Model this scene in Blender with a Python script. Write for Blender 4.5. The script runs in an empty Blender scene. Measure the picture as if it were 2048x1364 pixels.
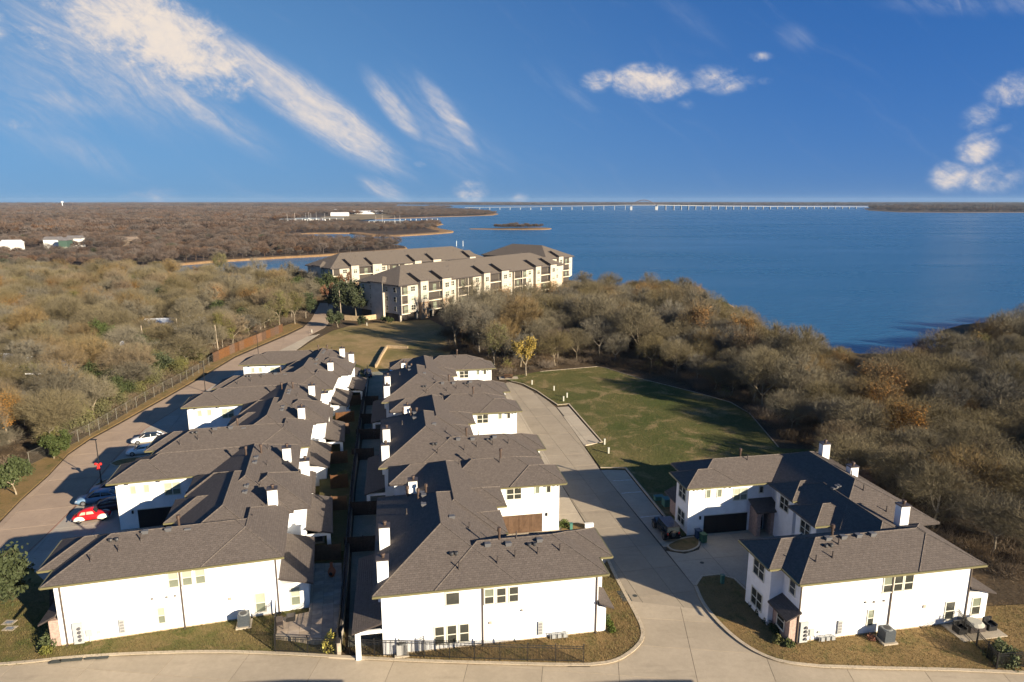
import bpy, bmesh, math, random
import numpy as np
from mathutils import Vector, Matrix, Euler
from mathutils.geometry import tessellate_polygon

random.seed(7); rng = np.random.default_rng(7)
SC = bpy.context.scene
COL = SC.collection
R = math.radians

# ------------------------------------------------------------------ camera
FPX, CAM_H, HOR = 1340.0, 37.0, 401.0
PITCH = math.atan((682 - HOR) / FPX)
CP, SP = math.cos(PITCH), math.sin(PITCH)
cam = bpy.data.cameras.new('camera')
cam.sensor_width = 36.0; cam.lens = FPX / 2048 * 36.0
cam.clip_start = 0.5; cam.clip_end = 60000
cam_ob = bpy.data.objects.new('camera', cam); COL.objects.link(cam_ob)
cam_ob.location = (0, 0, CAM_H); cam_ob.rotation_euler = (math.pi / 2 - PITCH, 0, 0)
SC.camera = cam_ob

def g(x, y, z=0.0):
    "survey helper: ground point seen at photo pixel x, y (2048 wide) for height z"
    a = (x - 1024) / FPX; b = -(y - 682) / FPX
    d = (a, CP + b * SP, -SP + b * CP)
    t = (z - CAM_H) / d[2]
    return (d[0] * t, d[1] * t)

# ------------------------------------------------------------------ sun, sky, exposure
SUN_AZ, SUN_EL = 128.0, 18.5          # from the south-east, low winter sun
sun = bpy.data.lights.new('sun', 'SUN'); sun.energy = 5.0; sun.angle = R(0.53); sun.color = (1.0, 0.85, 0.64)
sun_ob = bpy.data.objects.new('sun', sun); COL.objects.link(sun_ob)
sd = Vector((math.sin(R(SUN_AZ)) * math.cos(R(SUN_EL)), math.cos(R(SUN_AZ)) * math.cos(R(SUN_EL)), math.sin(R(SUN_EL))))
sun_ob.rotation_euler = sd.to_track_quat('Z', 'Y').to_euler()
SC.view_settings.view_transform = 'Standard'; SC.view_settings.look = 'None'
SC.view_settings.exposure = 1.32; SC.view_settings.gamma = 1.0
SC.view_settings.use_curve_mapping = False
SC.render.engine = 'CYCLES'
SC.cycles.use_denoising = True; SC.cycles.denoiser = 'OPENIMAGEDENOISE'; SC.cycles.denoising_input_passes = 'RGB_ALBEDO_NORMAL'; SC.cycles.denoising_prefilter = 'ACCURATE'
SC.cycles.max_bounces = 5; SC.cycles.diffuse_bounces = 2; SC.cycles.glossy_bounces = 2
SC.cycles.transparent_max_bounces = 6; SC.cycles.sample_clamp_indirect = 4.0

W = bpy.data.worlds.new('World'); SC.world = W; W.use_nodes = True
def build_world():
    nt = W.node_tree; N = nt.nodes; L = nt.links; N.clear()
    def node(t, **k):
        n = N.new(t)
        for a, b in k.items(): setattr(n, a, b)
        return n
    def M(op, a, b=None, c=None):
        n = node('ShaderNodeMath', operation=op)
        for i, v in enumerate((a, b, c)):
            if v is None: continue
            if isinstance(v, (int, float)): n.inputs[i].default_value = v
            else: L.new(v, n.inputs[i])
        return n.outputs[0]
    def ss(x, lo, hi):
        n = node('ShaderNodeMapRange', interpolation_type='SMOOTHSTEP')
        n.inputs[1].default_value = lo; n.inputs[2].default_value = hi
        L.new(x, n.inputs[0]); return n.outputs[0]
    sky = node('ShaderNodeTexSky'); sky.sky_type = 'NISHITA'; sky.sun_disc = False
    sky.sun_elevation = R(SUN_EL); sky.sun_rotation = R(SUN_AZ); sky.altitude = 200
    sky.air_density = 0.75; sky.dust_density = 0.15; sky.ozone_density = 4.0
    tcs = node('ShaderNodeTexCoord'); vm_ = node('ShaderNodeVectorMath', operation='MULTIPLY_ADD'); L.new(tcs.outputs['Generated'], vm_.inputs[0])
    vm_.inputs[1].default_value = (1, 1, .85); vm_.inputs[2].default_value = (0, 0, .26)     # thin clean winter air: little whitening at the horizon
    vn_ = node('ShaderNodeVectorMath', operation='NORMALIZE'); L.new(vm_.outputs[0], vn_.inputs[0]); L.new(vn_.outputs[0], sky.inputs[0])
    tint = node('ShaderNodeMix', data_type='RGBA', blend_type='MULTIPLY'); tint.inputs[0].default_value = 1.0
    L.new(sky.outputs[0], tint.inputs[6]); tint.inputs[7].default_value = (0.86, 1.20, 1.30, 1)
    # darkest at right angles to the sun (polarised winter sky), a pale band of air at the horizon all round
    dt = node('ShaderNodeVectorMath', operation='DOT_PRODUCT'); L.new(tcs.outputs['Generated'], dt.inputs[0]); dt.inputs[1].default_value = tuple(sd)
    pol = node('ShaderNodeMapRange', interpolation_type='SMOOTHSTEP'); pol.inputs[1].default_value = .05; pol.inputs[2].default_value = .95; pol.inputs[3].default_value = 0.0; pol.inputs[4].default_value = 1.0
    ab = node('ShaderNodeMath', operation='ABSOLUTE'); L.new(dt.outputs['Value'], ab.inputs[0]); L.new(ab.outputs[0], pol.inputs[0])
    pc = node('ShaderNodeMix', data_type='RGBA'); L.new(pol.outputs[0], pc.inputs[0]); pc.inputs[6].default_value = (.42, .72, 1.0, 1); pc.inputs[7].default_value = (1.28, 1.07, .88, 1)
    pm = node('ShaderNodeVectorMath', operation='MULTIPLY'); L.new(tint.outputs[2], pm.inputs[0]); L.new(pc.outputs[2], pm.inputs[1])
    sp0 = node('ShaderNodeSeparateXYZ'); L.new(tcs.outputs['Generated'], sp0.inputs[0])
    ex = node('ShaderNodeMath', operation='POWER'); ex.inputs[0].default_value = 2.718; m0 = node('ShaderNodeMath', operation='MULTIPLY'); m0.inputs[1].default_value = -9.0
    mx0 = node('ShaderNodeMath', operation='MAXIMUM'); mx0.inputs[1].default_value = 0; L.new(sp0.outputs[2], mx0.inputs[0]); L.new(mx0.outputs[0], m0.inputs[0]); L.new(m0.outputs[0], ex.inputs[1])
    hzf = node('ShaderNodeMath', operation='MULTIPLY'); hzf.inputs[1].default_value = .60; L.new(ex.outputs[0], hzf.inputs[0])
    hzm = node('ShaderNodeMix', data_type='RGBA'); L.new(hzf.outputs[0], hzm.inputs[0]); L.new(pm.outputs[0], hzm.inputs[6]); hzm.inputs[7].default_value = (1.05, 1.85, 2.9, 1)
    tc = node('ShaderNodeTexCoord'); sep = node('ShaderNodeSeparateXYZ'); L.new(tc.outputs['Generated'], sep.inputs[0])
    X, Y, Z = sep.outputs
    az = M('MULTIPLY', M('ARCTAN2', X, Y), 180 / math.pi)
    el = M('MULTIPLY', M('ARCSINE', Z), 180 / math.pi)
    def noise(scale, u, v, detail=6, rough=0.55, dist=0.0, w=0.0):
        cb = node('ShaderNodeCombineXYZ'); L.new(u, cb.inputs[0]); L.new(v, cb.inputs[1]); cb.inputs[2].default_value = w
        n = node('ShaderNodeTexNoise'); n.inputs['Scale'].default_value = scale; n.inputs['Detail'].default_value = detail
        n.inputs['Roughness'].default_value = rough; n.inputs['Distortion'].default_value = dist
        L.new(cb.outputs[0], n.inputs['Vector']); return n.outputs[0]
    # stretched coordinates running down to the right like the wind-drawn cirrus
    th = R(-35); ct, st = math.cos(th), math.sin(th)
    u = M('ADD', M('MULTIPLY', az, ct), M('MULTIPLY', el, st))
    v = M('SUBTRACT', M('MULTIPLY', el, ct), M('MULTIPLY', az, st))
    n_warp = noise(0.09, az, el, 3, 0.5, 0, 3.1)
    vw = M('ADD', v, M('MULTIPLY', M('SUBTRACT', n_warp, 0.5), 5.0))
    n_streak = noise(1.0, M('MULTIPLY', u, 0.085), M('MULTIPLY', vw, 0.75), 10, 0.62, 0.9, 1.7)
    n_puff = noise(0.42, M('ADD', az, M('MULTIPLY', M('SUBTRACT', n_warp, 0.5), 4.0)), M('MULTIPLY', el, 1.6), 10, 0.64, 0.35, 8.3)
    n_tear = noise(0.9, M('ADD', u, M('MULTIPLY', M('SUBTRACT', n_warp, 0.5), 6.0)), M('MULTIPLY', v, 2.2), 8, 0.66, 0.4, 2.9)
    n_fine = noise(1.3, az, el, 5, 0.6, 0.2, 5.5)
    def blob(px, py, lx, ly, rot):
        "elliptical region; centre in photo pixels -> direction; half sizes in degrees"
        a = (px - 1024) / FPX; b = -(py - 682) / FPX
        d = Vector((a, CP + b * SP, -SP + b * CP)).normalized()
        a0 = math.degrees(math.atan2(d.x, d.y)); e0 = math.degrees(math.asin(d.z))
        da = M('SUBTRACT', az, a0); de = M('SUBTRACT', el, e0)
        c_, s_ = math.cos(R(rot)), math.sin(R(rot))
        p = M('DIVIDE', M('ADD', M('MULTIPLY', da, c_), M('MULTIPLY', de, s_)), lx)
        q = M('DIVIDE', M('SUBTRACT', M('MULTIPLY', de, c_), M('MULTIPLY', da, s_)), ly)
        r2 = M('ADD', M('MULTIPLY', p, p), M('MULTIPLY', q, q))
        return M('SUBTRACT', 1.0, M('MINIMUM', r2, 1.0))
    def allof(lst, amp):
        o = None
        for bl in lst:
            f = blob(*bl[:5]); f = M('MULTIPLY', f, bl[5])
            o = f if o is None else M('MAXIMUM', o, f)
        return o
    streaks = allof([(620, 215, 11.5, 2.5, -33, 1.4), (740, 290, 5.0, 2.0, -35, 1.0), (330, 175, 12, 1.9, -30, .9), (420, 235, 8, 1.6, -33, .65),
                     (790, 215, 4.8, 1.3, -50, 1.0), (900, 235, 5.6, 1.3, -52, 1.0), (770, 380, 3.0, 1.1, -25, .95), (150, 205, 6, 1.4, -5, .75), (150, 300, 7, 2.0, -20, .55), (200, 120, 11, 5, -25, .85), (880, 260, 8, 3.5, -45, .62), (60, 200, 6, 5, -20, .6), (520, 150, 7, 2.2, -35, .7),
                     (1150, 190, 5.0, 1.0, -45, .42), (1370, 30, 5.5, 1.2, -35, .38), (1960, 5, 8, 1.2, -8, .6), (980, 300, 5, 1.8, -40, .4), (60, 30, 7, 3.5, -20, .6), (1590, 75, 2.2, 1.2, -25, .5), (1200, 120, 3, 1.5, -40, .2)], 1)
    puffs = allof([(310, 75, 8.8, 3.8, -20, 1.9), (420, 118, 4.8, 2.2, -18, 1.7), (240, 25, 5.0, 4.0, 0, 1.8), (90, 75, 3.6, 1.6, 5, 1.0), (330, 130, 6, 1.6, -12, 1.5), (20, 60, 3, 2.2, 0, .9), (45, 250, 1.6, .8, 0, .75), (10, 40, 1.6, 1.4, 0, .8),
                   (1300, 165, 3.8, 1.7, -5, 1.7), (1195, 162, 1.9, 1.1, 5, 1.1), (1440, 160, 3.2, 1.3, -8, 1.0), (1372, 208, 1.0, .6, 0, .75), (1520, 114, 1.2, .5, -5, .8), (1530, 162, .8, .4, 0, .6),
                   (2025, 180, 2.0, 1.5, 15, 1.1), (1962, 232, 1.8, 1.1, 25, .95), (1955, 300, 1.8, 1.6, 60, 1.1), (1902, 352, 1.8, 1.5, 0, 1.1), (1985, 355, 2.5, 1.4, 5, 1.1), (2000, 262, 1.2, .5, 30, .6),
                   (940, 383, 2.0, 1.3, 0, 1.1), (1040, 400, 1.1, .8, 0, .9), (310, 396, 3.0, 1.3, 0, .6), (840, 328, .8, .4, 0, .6), (150, 208, 3, .7, 0, .55)], 1)
    s_in = M('ADD', streaks, M('MULTIPLY', M('SUBTRACT', n_streak, 0.52), 2.3))
    s_mask = M('MULTIPLY', M('MULTIPLY', ss(M('ADD', s_in, M('MULTIPLY', M('SUBTRACT', n_tear, .5), 1.0)), -0.30, 1.85), ss(streaks, 0.0, 0.95)), 0.92)
    p_in = M('ADD', puffs, M('MULTIPLY', M('SUBTRACT', n_puff, 0.50), 3.4))
    p_mask = M('MULTIPLY', M('MULTIPLY', ss(M('ADD', p_in, M('MULTIPLY', M('SUBTRACT', n_tear, .5), 1.5)), -0.10, 2.15), ss(puffs, 0.0, 0.85)), 0.97)
    # thin veil wherever the sky is (also out of frame), a little denser to the west
    veil = M('MULTIPLY', ss(M('ADD', n_streak, M('MULTIPLY', n_fine, 0.15)), 0.60, 1.0), 0.12)
    mask = M('MAXIMUM', M('MAXIMUM', s_mask, p_mask), veil)
    shade = node('ShaderNodeMix', data_type='RGBA')          # sun-side of the clouds is cream, thin or hidden parts grey-blue
    L.new(ss(M('ADD', M('MULTIPLY', n_fine, .5), M('MULTIPLY', mask, .7)), 0.30, 1.05), shade.inputs[0])
    shade.inputs[6].default_value = (3.2, 3.7, 4.7, 1); shade.inputs[7].default_value = (6.6, 5.7, 4.9, 1)
    mix = node('ShaderNodeMix', data_type='RGBA'); L.new(mask, mix.inputs[0]); L.new(hzm.outputs[2], mix.inputs[6]); L.new(shade.outputs[2], mix.inputs[7])
    bg = node('ShaderNodeBackground'); bg.inputs[1].default_value = 0.055
    L.new(mix.outputs[2], bg.inputs[0]); out = node('ShaderNodeOutputWorld'); L.new(bg.outputs[0], out.inputs[0])
build_world()

# ------------------------------------------------------------------ materials
MATS = {}
def mat(name, base, rough=0.8, var=0.0, vscale=1.0, base2=None, bump=0.0, bscale=8.0, spec=0.3, objrand=0.0, metal=0.0, thr=(0.4, 0.6), detail=6, trans=0.0):
    if name in MATS: return MATS[name]
    m = bpy.data.materials.new(name); m.use_nodes = True; nt = m.node_tree; N, L = nt.nodes, nt.links
    b = N['Principled BSDF']; b.inputs['Roughness'].default_value = rough; b.inputs['Metallic'].default_value = metal
    b.inputs['Specular IOR Level'].default_value = spec
    b.inputs['Base Color'].default_value = (*base, 1)
    tc = N.new('ShaderNodeTexCoord'); col = None
    if base2 is not None or var > 0:
        nz = N.new('ShaderNodeTexNoise'); nz.inputs['Scale'].default_value = vscale; nz.inputs['Detail'].default_value = detail; nz.inputs['Roughness'].default_value = 0.6
        L.new(tc.outputs['Object'], nz.inputs['Vector'])
        mr = N.new('ShaderNodeMapRange'); mr.inputs[1].default_value, mr.inputs[2].default_value = thr; L.new(nz.outputs[0], mr.inputs[0])
        mx = N.new('ShaderNodeMix'); mx.data_type = 'RGBA'
        b2 = base2 if base2 is not None else tuple(c * (1 - var) for c in base)
        b1 = base if base2 is not None else tuple(min(1, c * (1 + var * .6)) for c in base)
        mx.inputs[6].default_value = (*b1, 1); mx.inputs[7].default_value = (*b2, 1); L.new(mr.outputs[0], mx.inputs[0]); col = mx.outputs[2]
    if objrand > 0:
        oi = N.new('ShaderNodeObjectInfo'); hs = N.new('ShaderNodeHueSaturation')
        mr2 = N.new('ShaderNodeMapRange'); mr2.inputs[3].default_value = 1 - objrand; mr2.inputs[4].default_value = 1 + objrand
        L.new(oi.outputs['Random'], mr2.inputs[0]); L.new(mr2.outputs[0], hs.inputs['Value'])
        mm = N.new('ShaderNodeMath'); mm.operation = 'MULTIPLY'; mm.inputs[1].default_value = 7.31; L.new(oi.outputs['Random'], mm.inputs[0])
        fr = N.new('ShaderNodeMath'); fr.operation = 'FRACT'; L.new(mm.outputs[0], fr.inputs[0])
        mr3 = N.new('ShaderNodeMapRange'); mr3.inputs[3].default_value = 1 - objrand; mr3.inputs[4].default_value = 1 + objrand * .8
        L.new(fr.outputs[0], mr3.inputs[0]); L.new(mr3.outputs[0], hs.inputs['Saturation'])
        if col is not None: L.new(col, hs.inputs['Color'])
        else: hs.inputs['Color'].default_value = (*base, 1)
        col = hs.outputs[0]
    if col is not None: L.new(col, b.inputs['Base Color'])
    if bump > 0:
        bz = N.new('ShaderNodeTexNoise'); bz.inputs['Scale'].default_value = bscale; bz.inputs['Detail'].default_value = 5
        L.new(tc.outputs['Object'], bz.inputs['Vector'])
        bp = N.new('ShaderNodeBump'); bp.inputs['Strength'].default_value = 1.0; bp.inputs['Distance'].default_value = bump
        L.new(bz.outputs[0], bp.inputs['Height']); L.new(bp.outputs[0], b.inputs['Normal'])
    MATS[name] = m; return m

def mat_shingle(name, c1, c2):
    m = bpy.data.materials.new(name); m.use_nodes = True; N, L = m.node_tree.nodes, m.node_tree.links
    b = N['Principled BSDF']; b.inputs['Roughness'].default_value = 0.92; b.inputs['Specular IOR Level'].default_value = 0.15
    uv = N.new('ShaderNodeUVMap')
    br = N.new('ShaderNodeTexBrick'); br.inputs['Scale'].default_value = 1.0; br.inputs['Brick Width'].default_value = 0.33; br.inputs['Row Height'].default_value = 0.21
    br.inputs['Mortar Size'].default_value = 0.022; br.inputs['Mortar Smooth'].default_value = 0.3; br.inputs['Bias'].default_value = 0.0
    br.inputs['Color1'].default_value = (*c1, 1); br.inputs['Color2'].default_value = (*c2, 1); br.inputs['Mortar'].default_value = (c1[0] * .78, c1[1] * .78, c1[2] * .78, 1)
    L.new(uv.outputs[0], br.inputs['Vector'])
    # streaks and blotches of the shingle blend
    nz = N.new('ShaderNodeTexNoise'); nz.inputs['Scale'].default_value = 3.2; nz.inputs['Detail'].default_value = 8; nz.inputs['Roughness'].default_value = .75
    L.new(uv.outputs[0], nz.inputs['Vector'])
    mr = N.new('ShaderNodeMapRange'); mr.inputs[1].default_value = .3; mr.inputs[2].default_value = .7; mr.inputs[3].default_value = .78; mr.inputs[4].default_value = 1.22; L.new(nz.outputs[0], mr.inputs[0])
    hs = N.new('ShaderNodeHueSaturation'); L.new(br.outputs['Color'], hs.inputs['Color']); L.new(mr.outputs[0], hs.inputs['Value']); L.new(hs.outputs[0], b.inputs['Base Color'])
    # each course overlaps the one below it: a saw-tooth up the slope
    sp = N.new('ShaderNodeSeparateXYZ'); L.new(uv.outputs[0], sp.inputs[0])
    dv = N.new('ShaderNodeMath'); dv.operation = 'DIVIDE'; dv.inputs[1].default_value = 0.21; L.new(sp.outputs[1], dv.inputs[0])
    fr = N.new('ShaderNodeMath'); fr.operation = 'FRACT'; L.new(dv.outputs[0], fr.inputs[0])
    iv = N.new('ShaderNodeMath'); iv.operation = 'SUBTRACT'; iv.inputs[0].default_value = 1.0; L.new(fr.outputs[0], iv.inputs[1])
    ad = N.new('ShaderNodeMath'); ad.operation = 'MULTIPLY_ADD'; ad.inputs[1].default_value = -0.35; L.new(br.outputs['Fac'], ad.inputs[0]); L.new(iv.outputs[0], ad.inputs[2])
    bp = N.new('ShaderNodeBump'); bp.inputs['Distance'].default_value = 0.035; bp.inputs['Strength'].default_value = 0.8
    L.new(ad.outputs[0], bp.inputs['Height']); L.new(bp.outputs[0], b.inputs['Normal'])
    return m

def mat_ground(name, cols, scale, bump=0.03, bscale=6.0, fine=0.35):
    "patchy vegetation: three colours mixed by two noises plus a fine blade grain"
    m = bpy.data.materials.new(name); m.use_nodes = True; N, L = m.node_tree.nodes, m.node_tree.links
    b = N['Principled BSDF']; b.inputs['Roughness'].default_value = 0.95; b.inputs['Specular IOR Level'].default_value = 0.1
    tc = N.new('ShaderNodeTexCoord')
    def nz(s, d=7, r=.65, dist=0.0):
        n = N.new('ShaderNodeTexNoise'); n.inputs['Scale'].default_value = s; n.inputs['Detail'].default_value = d; n.inputs['Roughness'].default_value = r; n.inputs['Distortion'].default_value = dist
        L.new(tc.outputs['Object'], n.inputs['Vector']); return n.outputs[0]
    def mr(x, a, c, o0=0., o1=1.):
        n = N.new('ShaderNodeMapRange'); n.inputs[1].default_value = a; n.inputs[2].default_value = c; n.inputs[3].default_value = o0; n.inputs[4].default_value = o1; L.new(x, n.inputs[0]); return n.outputs[0]
    def mix(f, a, c):
        n = N.new('ShaderNodeMix'); n.data_type = 'RGBA'; L.new(f, n.inputs[0])
        for i, q in ((6, a), (7, c)):
            if isinstance(q, tuple): n.inputs[i].default_value = (*q, 1)
            else: L.new(q, n.inputs[i])
        return n.outputs[2]
    c = mix(mr(nz(scale), .40, .62), cols[0], cols[1])
    c = mix(mr(nz(scale * 2.7, 8, .7, .6), .51, .66), c, cols[2])
    f = nz(bscale * 2.3, 4, .7)
    hs = N.new('ShaderNodeHueSaturation'); L.new(c, hs.inputs['Color']); L.new(mr(f, .3, .7, 1 - fine, 1 + fine), hs.inputs['Value']); L.new(hs.outputs[0], b.inputs['Base Color'])
    bp = N.new('ShaderNodeBump'); bp.inputs['Distance'].default_value = bump; bp.inputs['Strength'].default_value = 1.0
    L.new(nz(bscale, 6, .7), bp.inputs['Height']); L.new(bp.outputs[0], b.inputs['Normal'])
    return m

def mat_concrete(name, c1, c2, broom=True):
    m = bpy.data.materials.new(name); m.use_nodes = True; N, L = m.node_tree.nodes, m.node_tree.links
    b = N['Principled BSDF']; b.inputs['Roughness'].default_value = 0.85; b.inputs['Specular IOR Level'].default_value = 0.25
    tc = N.new('ShaderNodeTexCoord'); oi = N.new('ShaderNodeObjectInfo')
    n = N.new('ShaderNodeTexNoise'); n.inputs['Scale'].default_value = .35; n.inputs['Detail'].default_value = 9; n.inputs['Roughness'].default_value = .7; L.new(tc.outputs['Object'], n.inputs['Vector'])
    mr = N.new('ShaderNodeMapRange'); mr.inputs[1].default_value = .35; mr.inputs[2].default_value = .65; L.new(n.outputs[0], mr.inputs[0])
    mx = N.new('ShaderNodeMix'); mx.data_type = 'RGBA'; mx.inputs[6].default_value = (*c1, 1); mx.inputs[7].default_value = (*c2, 1); L.new(mr.outputs[0], mx.inputs[0])
    # tyre-dark tracks and stains
    n2 = N.new('ShaderNodeTexNoise'); n2.inputs['Scale'].default_value = 2.4; n2.inputs['Detail'].default_value = 8; n2.inputs['Roughness'].default_value = .75; L.new(tc.outputs['Object'], n2.inputs['Vector'])
    mr2 = N.new('ShaderNodeMapRange'); mr2.inputs[1].default_value = .3; mr2.inputs[2].default_value = .75; mr2.inputs[3].default_value = 1.08; mr2.inputs[4].default_value = .9; L.new(n2.outputs[0], mr2.inputs[0])
    mr3 = N.new('ShaderNodeMapRange'); mr3.inputs[3].default_value = .93; mr3.inputs[4].default_value = 1.06; L.new(oi.outputs['Random'], mr3.inputs[0])
    mu = N.new('ShaderNodeMath'); mu.operation = 'MULTIPLY'; L.new(mr2.outputs[0], mu.inputs[0]); L.new(mr3.outputs[0], mu.inputs[1])
    hs = N.new('ShaderNodeHueSaturation'); L.new(mx.outputs[2], hs.inputs['Color']); L.new(mu.outputs[0], hs.inputs['Value']); L.new(hs.outputs[0], b.inputs['Base Color'])
    # stains: rare darker blotches and long faint drag marks
    mp_ = N.new('ShaderNodeMapping'); mp_.inputs['Scale'].default_value = (.16, .9, 1); mp_.inputs['Rotation'].default_value = (0, 0, R(-12)); L.new(tc.outputs['Object'], mp_.inputs[0])
    n4 = N.new('ShaderNodeTexNoise'); n4.inputs['Scale'].default_value = .8; n4.inputs['Detail'].default_value = 7; n4.inputs['Roughness'].default_value = .7; L.new(mp_.outputs[0], n4.inputs['Vector'])
    mr4 = N.new('ShaderNodeMapRange'); mr4.inputs[1].default_value = .56; mr4.inputs[2].default_value = .74; mr4.inputs[3].default_value = 1.0; mr4.inputs[4].default_value = .80; L.new(n4.outputs[0], mr4.inputs[0])
    mu4 = N.new('ShaderNodeMath'); mu4.operation = 'MULTIPLY'; L.new(mr4.outputs[0], mu4.inputs[0]); L.new(mu.outputs[0], mu4.inputs[1]); L.new(mu4.outputs[0], hs.inputs['Value'])
    wv = N.new('ShaderNodeTexNoise'); wv.inputs['Scale'].default_value = 14; wv.inputs['Detail'].default_value = 3; L.new(tc.outputs['Object'], wv.inputs['Vector'])
    bp = N.new('ShaderNodeBump'); bp.inputs['Distance'].default_value = .006; L.new(wv.outputs[0], bp.inputs['Height']); L.new(bp.outputs[0], b.inputs['Normal'])
    return m

SHINGLE = mat_shingle('shingle_roof', (.128, .108, .096), (.108, .091, .081))
APT_SHINGLE = mat_shingle('apartment_shingle', (.155, .130, .108), (.115, .097, .081))
WHITE = mat('white_painted_brick', (.78, .79, .80), .75, var=.05, vscale=1.2, bump=.008, bscale=9)
CHIM = mat('chimney_render', (.80, .80, .79), .75, var=.04, vscale=2)
TRIM = mat('window_trim', (.62, .60, .51), .6)
BRONZE = mat('bronze_gutter', (.15, .135, .065), .45, spec=.5)
DARKMETAL = mat('dark_metal', (.055, .045, .042), .45, spec=.5, var=.2, vscale=6)
BLACKIRON = mat('black_iron', (.012, .012, .013), .45, spec=.5)
STONE = mat('bay_stone', (.42, .30, .25), .85, base2=(.30, .22, .19), vscale=5, bump=.03, bscale=6)
GLASS_DARK = mat('window_glass_dark', (.028, .032, .03), .08, spec=.8, base2=(.06, .06, .05), vscale=.7)
GLASS_BLIND = mat('window_blind', (.36, .38, .30), .25, spec=.6, var=.08, vscale=1)
GLASS_LOW = mat('window_glass_low', (.17, .19, .145), .15, spec=.7, var=.2, vscale=.9)
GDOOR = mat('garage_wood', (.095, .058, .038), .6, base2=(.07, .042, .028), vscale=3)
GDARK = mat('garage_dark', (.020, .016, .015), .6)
CONC = mat_concrete('street_concrete', (.40, .335, .25), (.345, .29, .215))
CONC2 = mat_concrete('lane_concrete', (.33, .28, .21), (.285, .238, .178))
CONC_RED = mat_concrete('road_concrete_reddish', (.37, .28, .205), (.31, .235, .175))
CONC_PALE = mat_concrete('drive_concrete', (.42, .36, .275), (.36, .31, .24))
CONC_COOL = mat_concrete('left_drive_concrete', (.36, .32, .27), (.30, .27, .23))
JOINT = mat('joint', (.10, .085, .07), .95, var=.3, vscale=3)
KERB = mat_concrete('kerb_concrete', (.50, .42, .31), (.44, .37, .275))
LITTER = mat_ground('leaf_litter', ((.085, .062, .04), (.06, .045, .03), (.11, .075, .042)), .12, .15, 1.3, .4)
GRASS = mat_ground('field_grass', ((.068, .082, .024), (.115, .106, .040), (.26, .19, .098)), .06, .12, 3.0, .4)
DRYGRASS = mat_ground('dormant_lawn', ((.225, .150, .068), (.185, .130, .058), (.105, .098, .036)), .25, .06, 5.0, .38)
FRONTGRASS = mat_ground('mixed_lawn', ((.165, .128, .055), (.095, .098, .030), (.21, .15, .07)), .3, .06, 5.0, .38)
YARD = mat_ground('backyard_turf', ((.24, .235, .19), (.19, .195, .15), (.27, .25, .20)), .4, .05, 5.0, .3)
YARDGREEN = mat_ground('backyard_grass', ((.075, .08, .028), (.11, .09, .04), (.13, .10, .05)), .4, .05, 5.0, .3)
SAND = mat_ground('shore_sand', ((.26, .165, .085), (.20, .125, .065), (.30, .20, .11)), .05, .15, .6, .25)
FARLAND = mat_ground('far_woodland_floor', ((.075, .055, .042), (.06, .046, .038), (.13, .092, .06)), .012, 1.5, .08, .35)
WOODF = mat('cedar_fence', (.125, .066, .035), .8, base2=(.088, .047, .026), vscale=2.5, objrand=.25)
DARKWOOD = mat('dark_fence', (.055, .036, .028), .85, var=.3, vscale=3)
BARK = mat('bark', (.22, .185, .135), .9, var=.35, vscale=3, objrand=.18)
TWIG = mat('twigs', (.142, .118, .068), .9, objrand=.22)
TWIG_GREY = mat('twigs_grey', (.145, .129, .094), .9, objrand=.22)
TWIG_GOLD = mat('twigs_golden', (.165, .122, .066), .9, objrand=.25)
TWIG_PLUM = mat('twigs_plum', (.125, .085, .070), .9, objrand=.2)
TWIG_FAR = mat('far_twigs', (.095, .070, .056), .95, objrand=.35)
BROWNLEAF = mat('brown_leaves', (.23, .125, .05), .85, objrand=.25)
REDLEAF = mat('russet_leaves', (.19, .075, .04), .85, objrand=.2)
GREENLEAF = mat('evergreen_leaves', (.048, .062, .022), .75, objrand=.2)
OLIVELEAF = mat('olive_leaves', (.115, .115, .035), .8, objrand=.2)
YELLOWLEAF = mat('yellow_leaves', (.33, .235, .035), .8, objrand=.1)
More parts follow.
